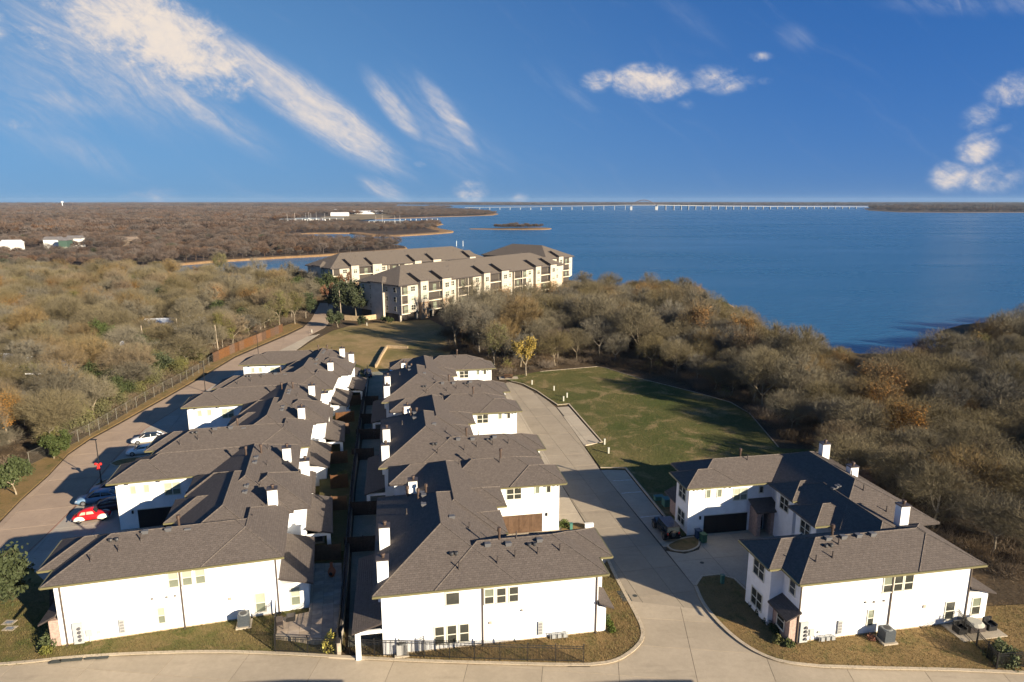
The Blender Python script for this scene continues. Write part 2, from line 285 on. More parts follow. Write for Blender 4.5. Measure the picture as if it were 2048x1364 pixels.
# ------------------------------------------------------------------ helpers
class MB:
    "collects polygons, then links them as ONE mesh object"
    def __init__(s): s.v = []; s.f = []
    def poly(s, pts):
        n = len(s.v); s.v += [tuple(p) for p in pts]; s.f.append(tuple(range(n, n + len(pts)))); return s
    def box(s, x0, x1, y0, y1, z0, z1):
        x0, x1 = min(x0, x1), max(x0, x1); y0, y1 = min(y0, y1), max(y0, y1)
        n = len(s.v)
        s.v += [(x0, y0, z0), (x1, y0, z0), (x1, y1, z0), (x0, y1, z0), (x0, y0, z1), (x1, y0, z1), (x1, y1, z1), (x0, y1, z1)]
        s.f += [tuple(n + i for i in q) for q in ((0, 3, 2, 1), (4, 5, 6, 7), (0, 1, 5, 4), (1, 2, 6, 5), (2, 3, 7, 6), (3, 0, 4, 7))]
        return s
    def obox(s, c, dirx, hx, hy, z0, z1):
        "box with its x axis along the plan direction dirx"
        d = Vector((dirx[0], dirx[1])).normalized(); e = Vector((-d.y, d.x)); n = len(s.v)
        for z in (z0, z1):
            for a, b in ((-1, -1), (1, -1), (1, 1), (-1, 1)):
                s.v.append((c[0] + d.x * a * hx + e.x * b * hy, c[1] + d.y * a * hx + e.y * b * hy, z))
        s.f += [tuple(n + i for i in q) for q in ((0, 3, 2, 1), (4, 5, 6, 7), (0, 1, 5, 4), (1, 2, 6, 5), (2, 3, 7, 6), (3, 0, 4, 7))]
        return s
    def prism(s, pts, z0, z1):
        a = sum(pts[i][0] * pts[(i + 1) % len(pts)][1] - pts[(i + 1) % len(pts)][0] * pts[i][1] for i in range(len(pts)))
        if a < 0: pts = pts[::-1]
        n = len(s.v); k = len(pts)
        s.v += [(p[0], p[1], z0) for p in pts] + [(p[0], p[1], z1) for p in pts]
        s.f.append(tuple(n + i for i in range(k - 1, -1, -1))); s.f.append(tuple(n + k + i for i in range(k)))
        for i in range(k):
            j = (i + 1) % k; s.f.append((n + i, n + j, n + k + j, n + k + i))
        return s
    def tube(s, p, q, r0, r1=None, n=6, caps=True):
        r1 = r0 if r1 is None else r1
        p, q = Vector(p), Vector(q); d = (q - p).normalized()
        a = d.orthogonal().normalized(); b = d.cross(a); k = len(s.v)
        for c, r in ((p, r0), (q, r1)):
            for i in range(n):
                t = 2 * math.pi * i / n; s.v.append(tuple(c + (a * math.cos(t) + b * math.sin(t)) * r))
        for i in range(n):
            j = (i + 1) % n; s.f.append((k + i, k + j, k + n + j, k + n + i))
        if caps:
            s.f.append(tuple(k + i for i in range(n - 1, -1, -1))); s.f.append(tuple(k + n + i for i in range(n)))
        return s
    def mesh(s, name, m, smooth=False):
        me = bpy.data.meshes.new(name); me.from_pydata(s.v, [], s.f)
        for x in (m if isinstance(m, (list, tuple)) else [m]): me.materials.append(x)
        if smooth: me.polygons.foreach_set('use_smooth', [True] * len(me.polygons))
        me.update(); return me
    def build(s, name, m, parent=None, smooth=False, **k):
        return put(name, s.mesh(name, m, smooth), parent, **k)

def put(name, me, parent=None, loc=None, rotz=None, scale=None, label=None, cat=None, group=None, kind=None):
    o = bpy.data.objects.new(name, me); COL.objects.link(o)
    if loc is not None: o.location = loc
    if rotz is not None: o.rotation_euler = (0, 0, rotz)
    if scale is not None: o.scale = scale
    if parent is not None: o.parent = parent
    return tag(o, label, cat, group, kind)
def tag(o, label=None, cat=None, group=None, kind=None):
    if label: o['label'] = label
    if cat: o['category'] = cat
    if group: o['group'] = group
    if kind: o['kind'] = kind
    return o
def thing(name, label, cat, loc=(0, 0, 0), rotz=0.0, group=None):
    return put(name, None, None, loc, rotz, None, label, cat, group)
def kids(o): return [c for c in COL.objects if c.parent == o]

def area2(p): return sum(p[i][0] * p[(i + 1) % len(p)][1] - p[(i + 1) % len(p)][0] * p[i][1] for i in range(len(p)))
def sheet(name, pts, z, m, skirt=0.0, kind='structure', parent=None, slope=0.0, skirt_mat=None):
    "flat polygon (tessellated); skirt = depth of its edge, slope = outward run of that edge"
    if area2(pts) < 0: pts = pts[::-1]
    n = len(pts)
    tri = tessellate_polygon([[Vector((p[0], p[1], 0)) for p in pts]])
    v = [(p[0], p[1], z) for p in pts]; f = []
    for t in tri:
        a, b, c = (v[i] for i in t)
        cr = (b[0] - a[0]) * (c[1] - a[1]) - (b[1] - a[1]) * (c[0] - a[0])
        if abs(cr) > 1e-9: f.append(tuple(t) if cr > 0 else tuple(t)[::-1])
    nt_ = len(f)
    if skirt > 0:
        for i in range(n):
            p0, p1, p2 = Vector(pts[i - 1]), Vector(pts[i]), Vector(pts[(i + 1) % n])
            d0, d1 = (p1 - p0).normalized(), (p2 - p1).normalized()
            nn = Vector((d0.y + d1.y, -d0.x - d1.x)); nn = nn.normalized() if nn.length > 1e-6 else Vector((d1.y, -d1.x))
            v.append((p1.x + nn.x * slope, p1.y + nn.y * slope, z - skirt))
        for i in range(n):
            j = (i + 1) % n; f.append((i, n + i, n + j, j))
    me = bpy.data.meshes.new(name); me.from_pydata(v, [], f); me.materials.append(m)
    if skirt_mat:
        me.materials.append(skirt_mat)
        for i in range(nt_, len(me.polygons)): me.polygons[i].material_index = 1
    me.update(); return put(name, me, parent, kind=kind if parent is None else None)

def ribbon(name, line, w, z0, z1, m, parent=None, kind='structure', closed=False):
    "kerb-like strip along a polyline, w to its left"
    P = [Vector(p[:2]) for p in line]; n = len(P); off = []
    for i in range(n):
        a = P[i] - P[i - 1] if (i > 0 or closed) else P[1] - P[0]
        b = P[(i + 1) % n] - P[i] if (i < n - 1 or closed) else P[-1] - P[-2]
        a, b = a.normalized(), b.normalized(); t = (a + b).normalized(); nn = Vector((-t.y, t.x)); c = max(.4, nn.dot(Vector((-a.y, a.x))))
        off.append(P[i] + nn * (w / c))
    mb = MB(); k = n if closed else n - 1
    for i in range(n):
        mb.v += [(P[i].x, P[i].y, z0), (P[i].x, P[i].y, z1), (off[i].x, off[i].y, z1), (off[i].x, off[i].y, z0)]
    for i in range(k):
        a, b = 4 * i, 4 * ((i + 1) % n)
        mb.f += [(a, a + 1, b + 1, b)[::-1], (a + 1, a + 2, b + 2, b + 1)[::-1], (a + 2, a + 3, b + 3, b + 2)[::-1]]
    if not closed: mb.f += [(0, 1, 2, 3), (4 * n - 1, 4 * n - 2, 4 * n - 3, 4 * n - 4)]
    return mb.build(name, m, parent, kind=kind if parent is None else None)

def inside(p, poly):
    x, y = p; r = False; j = len(poly) - 1
    for i in range(len(poly)):
        (xi, yi), (xj, yj) = poly[i], poly[j]
        if (yi > y) != (yj > y) and x < (xj - xi) * (y - yi) / (yj - yi) + xi: r = not r
        j = i
    return r
def dist_edge(p, poly):
    b = 1e9; q = Vector(p)
    for i in range(len(poly)):
        a, c = Vector(poly[i]), Vector(poly[(i + 1) % len(poly)]); d = c - a
        t = max(0, min(1, (q - a).dot(d) / max(1e-9, d.length_squared))); b = min(b, (a + d * t - q).length)
    return b
def px(*pts, z=0.0): return [g(x, y, z) for x, y in pts]
def smooth_line(pts, it=2):
    for _ in range(it):
        q = [pts[0]]
        for a, b in zip(pts, pts[1:]):
            q += [(a[0] * .75 + b[0] * .25, a[1] * .75 + b[1] * .25), (a[0] * .25 + b[0] * .75, a[1] * .25 + b[1] * .75)]
        pts = q + [pts[-1]]
    return pts

def clip(poly, a, b):
    "keep the part of poly left of a->b"
    out = []
    def sgn(p): return (b[0] - a[0]) * (p[1] - a[1]) - (b[1] - a[1]) * (p[0] - a[0])
    for i in range(len(poly)):
        p, q = poly[i], poly[(i + 1) % len(poly)]; sp_, sq = sgn(p), sgn(q)
        if sp_ >= 0: out.append(p)
        if (sp_ > 0 > sq) or (sp_ < 0 < sq):
            t = sp_ / (sp_ - sq); out.append((p[0] + (q[0] - p[0]) * t, p[1] + (q[1] - p[1]) * t))
    return out
def slabs(parent, poly, origin, ang, sx, sy, z0, z1, m, gap=0.035, maxn=160, name='concrete_slab', stagger=0.0):
    "cast slabs with open joints, each one a piece of its pavement"
    ca, sa = math.cos(R(ang)), math.sin(R(ang)); loc = [((x - origin[0]) * ca + (y - origin[1]) * sa, -(x - origin[0]) * sa + (y - origin[1]) * ca) for x, y in poly]
    if area2(loc) < 0: loc = loc[::-1]
    us, vs = [p[0] for p in loc], [p[1] for p in loc]; k = 0
    for i in range(math.floor(min(us) / sx), math.ceil(max(us) / sx)):
        so = stagger * sy * (i % 2)
        for j in range(math.floor(min(vs) / sy) - 1, math.ceil(max(vs) / sy) + 1):
            x0, x1, y0, y1 = i * sx + gap / 2, (i + 1) * sx - gap / 2, j * sy + gap / 2 + so, (j + 1) * sy - gap / 2 + so
            c = loc
            for a, b in (((x0, y0), (x1, y0)), ((x1, y0), (x1, y1)), ((x1, y1), (x0, y1)), ((x0, y1), (x0, y0))):
                c = clip(c, a, b)
                if len(c) < 3: break
            if len(c) < 3 or abs(area2(c)) < 0.06 * sx * sy: continue
            w = [(origin[0] + p[0] * ca - p[1] * sa, origin[1] + p[0] * sa + p[1] * ca) for p in c]
            q = []
            for p in w:
                if not q or (p[0] - q[-1][0]) ** 2 + (p[1] - q[-1][1]) ** 2 > 1e-6: q.append(p)
            if len(q) < 3: continue
            MB().prism(q, z0, z1 + rng.uniform(-.004, .004)).build(name, m, parent); k += 1
            if k >= maxn: return

# ------------------------------------------------------------------ trees
def np_mesh(name, V, F, mats, midx=None):
    me = bpy.data.meshes.new(name); V = np.asarray(V, np.float32); F = np.asarray(F, np.int32)
    k = F.shape[1]
    me.vertices.add(len(V)); me.vertices.foreach_set('co', V.ravel())
    me.loops.add(F.size); me.loops.foreach_set('vertex_index', F.ravel())
    me.polygons.add(len(F)); me.polygons.foreach_set('loop_start', np.arange(0, F.size, k, dtype=np.int32))
    for x in mats: me.materials.append(x)
    if midx is not None: me.polygons.foreach_set('material_index', np.asarray(midx, np.int32))
    me.update(calc_edges=True); me.validate(); return me

def grow(seed, H, RAD, levels=4, trunk_h=.28, lean=.12, up=.35, nfork=(3, 4), wig=.22):
    "recursive skeleton: list of (p, q, r0, r1, level) segments and list of tips"
    r = np.random.default_rng(seed); segs = []; tips = []
    def branch(p, d, L, rad, lv):
        n = 4 if lv < 2 else 3; q = p.copy(); dd = d / np.linalg.norm(d)
        for i in range(n):
            dd = dd + r.normal(0, wig, 3) * (0.5 if lv == 0 else 1); dd[2] += up * .18 if lv else .25; dd /= np.linalg.norm(dd)
            e = q + dd * L / n; a, b = rad * (1 - i / n * .55), rad * (1 - (i + 1) / n * .55)
            segs.append((q.copy(), e.copy(), a, b, lv)); q = e
            if lv >= 1 and lv < levels and i >= 1 and r.random() < .75:   # side shoots
                s = dd + r.normal(0, .75, 3); s[2] += .1
                branch(q.copy(), s, L * r.uniform(.40, .62), b * .6, lv + 1)
        if lv >= levels: tips.append((q.copy(), dd.copy())); return
        k = r.integers(*nfork) if lv == 0 else 2
        a0 = r.uniform(0, 6.28)
        for i in range(k):
            t = a0 + 6.283 * i / k + r.normal(0, .3)
            sp = r.uniform(.7, 1.25) if lv == 0 else r.uniform(.45, .9)
            s = dd * .75 + sp * np.array([math.cos(t), math.sin(t), r.uniform(-.05, .35)])
            branch(q.copy(), s, L * (r.uniform(.9, 1.35) if lv == 0 else r.uniform(.58, .8)), rad * (.62 if lv == 0 else .55), lv + 1)
    branch(np.zeros(3), np.array([r.normal(0, lean), r.normal(0, lean), 1.0]), H * trunk_h, H * .021, 0)
    P = np.array([s[1] for s in segs]); top = P[:, 2].max(); rr = np.percentile(np.hypot(P[:, 0], P[:, 1]), 96)
    sc = np.array([RAD * .9 / rr, RAD * .9 / rr, H * .95 / top])
    segs = [(a * sc, b * sc, c, d, l) for a, b, c, d, l in segs]; tips = [(a * sc, d) for a, d in tips]
    return segs, tips
def seg_mesh(segs, lo, hi, sides, rmin=.012):
    V, F = [], []
    for p, q, r0, r1, lv in segs:
        if not lo <= lv <= hi: continue
        d = q - p; d = d / (np.linalg.norm(d) + 1e-9); a = np.cross(d, [0.31, .2, .93]); a /= np.linalg.norm(a) + 1e-9; b = np.cross(d, a); n = len(V)
        for c, rr in ((p - d * r0 * .3, max(r0, rmin)), (q, max(r1, rmin))):
            for i in range(sides):
                t = 6.2832 * i / sides; V.append(c + (a * math.cos(t) + b * math.sin(t)) * rr)
        for i in range(sides):
            j = (i + 1) % sides; F.append((n + i, n + j, n + sides + j, n + sides + i))
    return np.array(V), np.array(F)
def twig_tris(r, base, dirs, L, w):
    "slender triangles"
    n = len(base); d = dirs / np.linalg.norm(dirs, axis=1)[:, None]
    a = np.cross(d, r.normal(0, 1, (n, 3))); a /= np.linalg.norm(a, axis=1)[:, None] + 1e-9
    V = np.empty((n, 3, 3)); V[:, 0] = base - a * w[:, None] / 2; V[:, 1] = base + a * w[:, None] / 2; V[:, 2] = base + d * L[:, None]
    return V.reshape(-1, 3), np.arange(n * 3).reshape(-1, 3)
def leaf_quads(r, pos, size, flat=.0):
    n = len(pos); a = r.normal(0, 1, (n, 3)); a[:, 2] *= 1 - flat; a /= np.linalg.norm(a, axis=1)[:, None]
    b = np.cross(a, r.normal(0, 1, (n, 3))); b /= np.linalg.norm(b, axis=1)[:, None]
    s = (size * r.uniform(.6, 1.3, n))[:, None]
    V = np.empty((n, 4, 3)); V[:, 0] = pos - a * s; V[:, 1] = pos - b * s * .55; V[:, 2] = pos + a * s; V[:, 3] = pos + b * s * .55
    return V.reshape(-1, 3), np.arange(n * 4).reshape(-1, 4)

def make_tree(seed, H, RAD, twigs=3000, leaves=0, leafmat=None, lsize=.16, levels=4, trunk_h=.28, up=.35, tw=(.022, .045), tl=(.45, 1.2), spread=.45, twmat=None, bark=None, dome=0):
    r = np.random.default_rng(seed + 991)
    segs, tips = grow(seed, H, RAD, levels, trunk_h, up=up)
    twmat = twmat or TWIG; bark = bark or BARK
    V, F = seg_mesh(segs, 0, 2, 5); trunk = np_mesh('trunk', V, F, [bark]); trunk.polygons.foreach_set('use_smooth', [True] * len(trunk.polygons))
    fine = [s for s in segs if s[4] >= 2]
    Vb, Fb = seg_mesh(segs, 3, 9, 3, .021)
    Fb3 = np.concatenate([Fb[:, [0, 1, 2]], Fb[:, [0, 2, 3]]]); VV, FF, MI = [Vb], [Fb3], [np.zeros(len(Fb3), int)]; off = len(Vb)
    if twigs:
        k = r.integers(0, len(fine), twigs); t = r.random((twigs, 1))
        p = np.array([fine[i][0] for i in k]) * (1 - t) + np.array([fine[i][1] for i in k]) * t
        sd_ = np.array([fine[i][1] - fine[i][0] for i in k]); sd_ /= np.linalg.norm(sd_, axis=1)[:, None]
        out = p - np.array([0, 0, H * .45]); out /= np.linalg.norm(out, axis=1)[:, None] + 1e-9
        d = sd_ * .6 + out * .5 + r.normal(0, spread, (twigs, 3)); d[:, 2] += .15
        a, f = twig_tris(r, p, d, r.uniform(*tl, twigs), r.uniform(*tw, twigs)); VV.append(a); FF.append(f + off); MI.append(np.zeros(len(f), int)); off += len(a)
    if dome:     # fine twig ends filling a lumpy rounded crown
        d = r.normal(0, 1, (dome, 3)); d[:, 2] = np.abs(d[:, 2]) * .95 - .28; d /= np.linalg.norm(d, axis=1)[:, None]
        lob = r.normal(0, 1, (9, 3)); lob /= np.linalg.norm(lob, axis=1)[:, None]; lob[:, 2] = np.abs(lob[:, 2])
        lump = .64 + .46 * np.max(np.clip((d @ lob.T - .55) / .45, 0, 1) ** .7, axis=1)
        rr = (r.uniform(.12, 1, dome) ** .48) * lump
        p = d * rr[:, None] * np.array([RAD, RAD, H * .42]); p[:, 2] += H * .56
        p += r.normal(0, .12, p.shape); q = d * np.array([1, 1, .8]) + r.normal(0, .55, (dome, 3)); q[:, 2] += .25
        a, f = twig_tris(r, p, q, r.uniform(.35, 1.0, dome), r.uniform(.018, .036, dome)); VV.append(a); FF.append(f + off); MI.append(np.zeros(len(f), int)); off += len(a)
    mats = [twmat]
    if leaves:
        k = r.integers(0, len(fine), leaves); t = r.random((leaves, 1))
        p = np.array([fine[i][0] for i in k]) * (1 - t) + np.array([fine[i][1] for i in k]) * t + r.normal(0, RAD * .085, (leaves, 3))
        a, f = leaf_quads(r, p, lsize); f3 = np.concatenate([f[:, [0, 1, 2]], f[:, [0, 2, 3]]])
        VV.append(a); FF.append(f3 + off); MI.append(np.ones(len(f3), int)); mats.append(leafmat)
    crown = np_mesh('crown', np.concatenate(VV), np.concatenate(FF), mats, np.concatenate(MI))
    return trunk, crown

BARE = [make_tree(s, h, rd, n, spread=.5, dome=dm, twmat=tm) for s, h, rd, n, dm, tm in ((11, 11, 5.0, 9000, 9000, TWIG), (12, 12, 4.6, 10000, 6000, TWIG_GREY), (13, 10, 5.4, 9500, 10500, TWIG), (14, 11.5, 5.0, 9000, 9000, TWIG_GOLD), (15, 9.5, 4.5, 9000, 5000, TWIG_GREY), (16, 12, 5.2, 9500, 9500, TWIG), (17, 9, 4.4, 8500, 5500, TWIG_PLUM), (18, 11, 4.4, 10000, 3500, TWIG_GREY))]
BROWN = [make_tree(s, h, rd, 4000, 3000, BROWNLEAF, .15, dome=8000, twmat=TWIG_GOLD) for s, h, rd in ((31, 11, 4.4), (32, 10, 4.8))]
RUSSET = [make_tree(41, 9.5, 3.0, 2200, 2600, REDLEAF, .15)]
OLIVE = [make_tree(51, 10, 4.0, 2600, 2600, OLIVELEAF, .15, dome=5000), make_tree(52, 8.5, 3.6, 2200, 2800, OLIVELEAF, .15, dome=5000)]
EVER = [make_tree(61, 9.5, 4.9, 300, 9000, GREENLEAF, .22, trunk_h=.2, up=.2), make_tree(62, 5.6, 2.8, 200, 11000, GREENLEAF, .17, trunk_h=.18, up=.3, dome=0), make_tree(63, 8, 3.6, 300, 8000, GREENLEAF, .2, trunk_h=.16)]
YELLOW = [make_tree(71, 8.2, 2.6, 900, 3300, YELLOWLEAF, .17, trunk_h=.2, up=.8)]

def tree(name, protos, i, x, y, s, rz, label, cat, group=None, sz=None, z=0.0):
    t = thing(name, label, cat, (x, y, z), rz, group); t.scale = (s, s, sz or s)
    tr, cr = protos[i % len(protos)]
    put('trunk', tr, t); put('crown', cr, t)
    return t

PROTO = bpy.data.collections.new('grown_prototypes')       # sources for the scattered stuff; never linked to the scene
def proto_col(name, pairs):
    c = bpy.data.collections.new(name)
    for i, ms in enumerate(pairs):
        ms = ms if isinstance(ms, (tuple, list)) else (ms,)
        me = ms[0]
        if len(ms) > 1:
            bm = bmesh.new(); slots = []
            for m_ in ms:
                k0 = len(bm.faces); bm.from_mesh(m_); bm.faces.ensure_lookup_table()
                for f in bm.faces[k0:]: f.material_index = f.material_index + len(slots)
                slots += list(m_.materials)
            me = bpy.data.meshes.new('tree'); bm.to_mesh(me); bm.free()
            for s_ in slots: me.materials.append(s_)
        c.objects.link(bpy.data.objects.new('%s_%d' % (name, i), me))
    return c
def scatter(name, label, pts, rots, scales, col, idx, cat=None):
    "one object of kind stuff; geometry nodes set a prototype on every point"
    n = len(pts); me = bpy.data.meshes.new(name); me.vertices.add(n); me.vertices.foreach_set('co', np.asarray(pts, np.float32).ravel())
    a = me.attributes.new('rz', 'FLOAT', 'POINT'); a.data.foreach_set('value', np.asarray(rots, np.float32))
    a = me.attributes.new('sc', 'FLOAT_VECTOR', 'POINT'); a.data.foreach_set('vector', np.asarray(scales, np.float32).ravel())
    a = me.attributes.new('ix', 'INT', 'POINT'); a.data.foreach_set('value', np.asarray(idx, np.int32)); me.update()
    o = put(name, me, kind='stuff', label=label, cat=cat)
    ng = bpy.data.node_groups.new(name, 'GeometryNodeTree'); ng.interface.new_socket('Geometry', in_out='INPUT', socket_type='NodeSocketGeometry'); ng.interface.new_socket('Geometry', in_out='OUTPUT', socket_type='NodeSocketGeometry')
    N, L = ng.nodes, ng.links; gi, go = N.new('NodeGroupInput'), N.new('NodeGroupOutput')
    ci = N.new('GeometryNodeCollectionInfo'); ci.inputs['Collection'].default_value = col; ci.inputs['Separate Children'].default_value = True; ci.inputs['Reset Children'].default_value = True
    ip = N.new('GeometryNodeInstanceOnPoints'); ip.inputs['Pick Instance'].default_value = True
    def attr(nm, ty):
        q = N.new('GeometryNodeInputNamedAttribute'); q.data_type = ty; q.inputs['Name'].default_value = nm; return q.outputs['Attribute']
    cx = N.new('ShaderNodeCombineXYZ'); L.new(attr('rz', 'FLOAT'), cx.inputs[2])
    L.new(gi.outputs[0], ip.inputs['Points']); L.new(ci.outputs[0], ip.inputs['Instance']); L.new(attr('ix', 'INT'), ip.inputs['Instance Index'])
    er = N.new('FunctionNodeEulerToRotation'); L.new(cx.outputs[0], er.inputs[0])
    L.new(er.outputs[0], ip.inputs['Rotation']); L.new(attr('sc', 'FLOAT_VECTOR'), ip.inputs['Scale']); L.new(ip.outputs[0], go.inputs[0])
    md = o.modifiers.new('scatter', 'NODES'); md.node_group = ng
    return o
# ------------------------------------------------------------------ land and water
wm = bpy.data.materials.new('lake_water'); wm.use_nodes = True; N_, L_ = wm.node_tree.nodes, wm.node_tree.links
b_ = N_['Principled BSDF']; b_.inputs['Base Color'].default_value = (.026, .104, .205, 1); b_.inputs['Roughness'].default_value = .22; b_.inputs['IOR'].default_value = 1.33
tc_ = N_.new('ShaderNodeTexCoord'); mp = N_.new('ShaderNodeMapping'); mp.inputs['Scale'].default_value = (.35, 1.0, 1); mp.inputs['Rotation'].default_value = (0, 0, R(12)); L_.new(tc_.outputs['Object'], mp.inputs[0])
n1 = N_.new('ShaderNodeTexNoise'); n1.inputs['Scale'].default_value = .55; n1.inputs['Detail'].default_value = 6; n1.inputs['Roughness'].default_value = .65; L_.new(mp.outputs[0], n1.inputs['Vector'])
bp_ = N_.new('ShaderNodeBump'); bp_.inputs['Distance'].default_value = .9; bp_.inputs['Strength'].default_value = .8; L_.new(n1.outputs[0], bp_.inputs['Height']); L_.new(bp_.outputs[0], b_.inputs['Normal'])
mp2 = N_.new('ShaderNodeMapping'); mp2.inputs['Scale'].default_value = (.25, 1, 1); mp2.inputs['Rotation'].default_value = (0, 0, R(-8)); L_.new(tc_.outputs['Object'], mp2.inputs[0])
n2 = N_.new('ShaderNodeTexNoise'); n2.inputs['Scale'].default_value = .012; n2.inputs['Detail'].default_value = 8; n2.inputs['Roughness'].default_value = .7; L_.new(mp2.outputs[0], n2.inputs['Vector'])
mr_ = N_.new('ShaderNodeMapRange'); mr_.inputs[1].default_value = .35; mr_.inputs[2].default_value = .65; mr_.inputs[3].default_value = .16; mr_.inputs[4].default_value = .32; L_.new(n2.outputs[0], mr_.inputs[0]); L_.new(mr_.outputs[0], b_.inputs['Roughness'])
near_shore = px((1150, 562), (1250, 578), (1350, 588), (1420, 596), (1455, 606), (1500, 640), (1560, 672), (1640, 695), (1720, 707), (1790, 707), (1840, 703), (1890, 694), (1922, 682), (1925, 668), (1893, 658), (1925, 649), (1990, 643), (2060, 632))
lagoon = px((1060, 545), (960, 548), (820, 556), (700, 556), (600, 556), (480, 554), (380, 548), (330, 541), (318, 535), (345, 529), (440, 521), (560, 514), (640, 510), (700, 506), (780, 500.5), (812, 497), (808, 492), (780, 487.5), (720, 485), (650, 483.5), (592, 481), (578, 472), (588, 467.5))
spit = px((610, 466.5), (700, 466), (745, 471), (800, 471), (860, 467.5), (903, 464), (905, 461.5), (880, 457), (865, 452), (885, 448), (875, 443), (840, 441), (720, 441), (640, 441), (640, 437.5), (740, 438), (870, 433.5), (930, 432), (985, 430), (996, 427.5), (975, 423), (940, 418), (905, 415.5), (840, 413.5))
land_pts = [(-420, -160), (420, -160), (520, 120), (420, 235)] + near_shore[::-1] + lagoon + spit + [(-900, 3600), (-6000, 6200), (-9000, 4000), (-3000, 500)]
if True:
    s0 = sheet('land', land_pts, -0.02, LITTER, skirt=1.7, slope=3.2, skirt_mat=SAND)
# far woodland floors read browner: own sheets over the land
sheet('far_terrain', lagoon[8:] + spit + [(-900, 3600), (-6000, 6200), (-9000, 4000), (-2000, 900), g(-300, 545), g(200, 541)], 0.03, FARLAND, skirt=.04)
beach = []
for i, ln in enumerate((lagoon[6:16], spit[0:11], spit[18:22])):
    w = (5.5, 16, 24)[i]
    ribbon('beach', [Vector(p) for p in ln], w, -.3, 0.09, SAND)
MEADOW = mat('far_meadow', (.21, .155, .085), .95, base2=(.15, .115, .065), vscale=.01)
sheet('meadow', px((640, 434), (690, 428), (760, 426), (800, 429), (775, 436), (720, 440), (655, 441)), .12, MEADOW)
sheet('meadow', px((165, 505), (215, 499), (290, 494), (300, 499), (240, 506), (180, 510)), .12, MEADOW)
sheet('pond', smooth_line(px((222, 421.0), (240, 419.8), (262, 419.4), (290, 420.2), (288, 421.8), (262, 422.4), (236, 422.2), (222, 421.0)), 1), .35, wm)
sheet('island', smooth_line(px((940, 456.6), (985, 456.2), (1040, 455.2), (1080, 454.6), (1104, 455.6), (1095, 458), (1040, 458.2), (985, 457.6), (940, 456.8)), 1), -.2, SAND, skirt=1.6, slope=3)
fs = [(-1200, 6400), (0, 5600), (1500, 5400), (3200, 5000), (2700, 4300), (1900, 3500), g(1730, 416.6), g(1742, 420.5), g(1800, 423.8), g(1900, 424.6), g(2048, 424.4), g(2300, 424.8), (4200, 1900), (9000, 3000), (16000, 16000), (-9000, 16000), (-7000, 7000)]
sheet('far_shore', fs, 0.0, FARLAND, skirt=1.7, slope=12, skirt_mat=SAND)

sheet('lake_water', [(-20000, -400), (20000, -400), (20000, 20000), (-20000, 20000)], -1.0, wm)

# ------------------------------------------------------------------ roads
st_up = smooth_line(px((-300, 1348), (-100, 1341), (0, 1333), (60, 1328), (130, 1320), (250, 1312), (420, 1307), (560, 1311), (690, 1319), (850, 1327), (1000, 1331), (1120, 1334), (1180, 1334)), 1)
c_left = smooth_line(px((1180, 1334), (1232, 1328), (1268, 1306), (1288, 1284), (1290, 1262), (1280, 1238), (1255, 1192), (1232, 1150), (1218, 1118)), 2)
lane_l = px((1218, 1118), (1180, 1060), (1119, 963), (1097, 921), (1047, 835), (1023, 793), (1003, 769))
lane_r = px((1018, 764), (1042, 771), (1072, 786), (1092, 799), (1113, 816), (1140, 852), (1168, 893), (1200, 940), (1268, 1026), (1330, 1103), (1388, 1174))
c_right = smooth_line(px((1388, 1174), (1400, 1204), (1420, 1232), (1452, 1266), (1492, 1297), (1530, 1317), (1572, 1330), (1640, 1337)), 2)
st_r = px((1640, 1337), (1760, 1341), (1900, 1344), (2048, 1350), (2300, 1360))
road_poly = st_up + c_left[1:] + lane_l[1:] + lane_r + c_right[1:] + st_r[1:] + [(60, 36), (-60, 36)]
road = sheet('road', road_poly, 0.0, JOINT, skirt=.03)
a0 = g(1000, 1331); a1 = g(690, 1319); ang_s = math.degrees(math.atan2(a0[1] - a1[1], a0[0] - a1[0]))
cutA, cutB = g(1262, 1203), g(1408, 1220)
lo_poly = clip(road_poly, cutB, cutA)
slabs(road, lo_poly, g(1085, 1340), ang_s - 3, 6.1, 3.9, 0.002, .03, CONC)
la = g(1119, 963); lb = g(1200, 940); ang_l = 10
hi_poly = clip(road_poly, cutA, cutB)
slabs(road, hi_poly, la, ang_l + 2, 3.4, 4.6, 0.002, .03, CONC2)
# manhole covers / valve lids in the paving
# parking bays on the east side of the lane
park1 = sheet('parking_bay', px((1114, 815), (1136, 812), (1201, 886), (1169, 892)), 0.004, JOINT)
slabs(park1, px((1114, 815), (1136, 812), (1201, 886), (1169, 892)), g(1114, 815), 11, 3.4, 5.2, .006, .036, CONC_PALE)
pk2 = px((1201, 940), (1250, 941), (1330, 1040), (1362, 1074), (1340, 1089), (1330, 1101), (1268, 1026))
park2 = sheet('parking_bay', pk2, 0.004, JOINT); slabs(park2, pk2, g(1201, 941), 11, 5.2, 5.4, .006, .036, CONC_PALE)
rd = px((1331, 1102), (1342, 1104), (1370, 1108), (1398, 1100), (1404, 1080), (1398, 1068), (1545, 1052), (1600, 1115), (1505, 1190), (1494, 1180), (1470, 1158), (1437, 1149), (1402, 1153), (1388, 1173))
rdrive = sheet('driveway', rd, 0.004, JOINT); slabs(rdrive, rd, g(1388, 1173), 10, 4.3, 4.6, .006, .034, CONC_PALE)
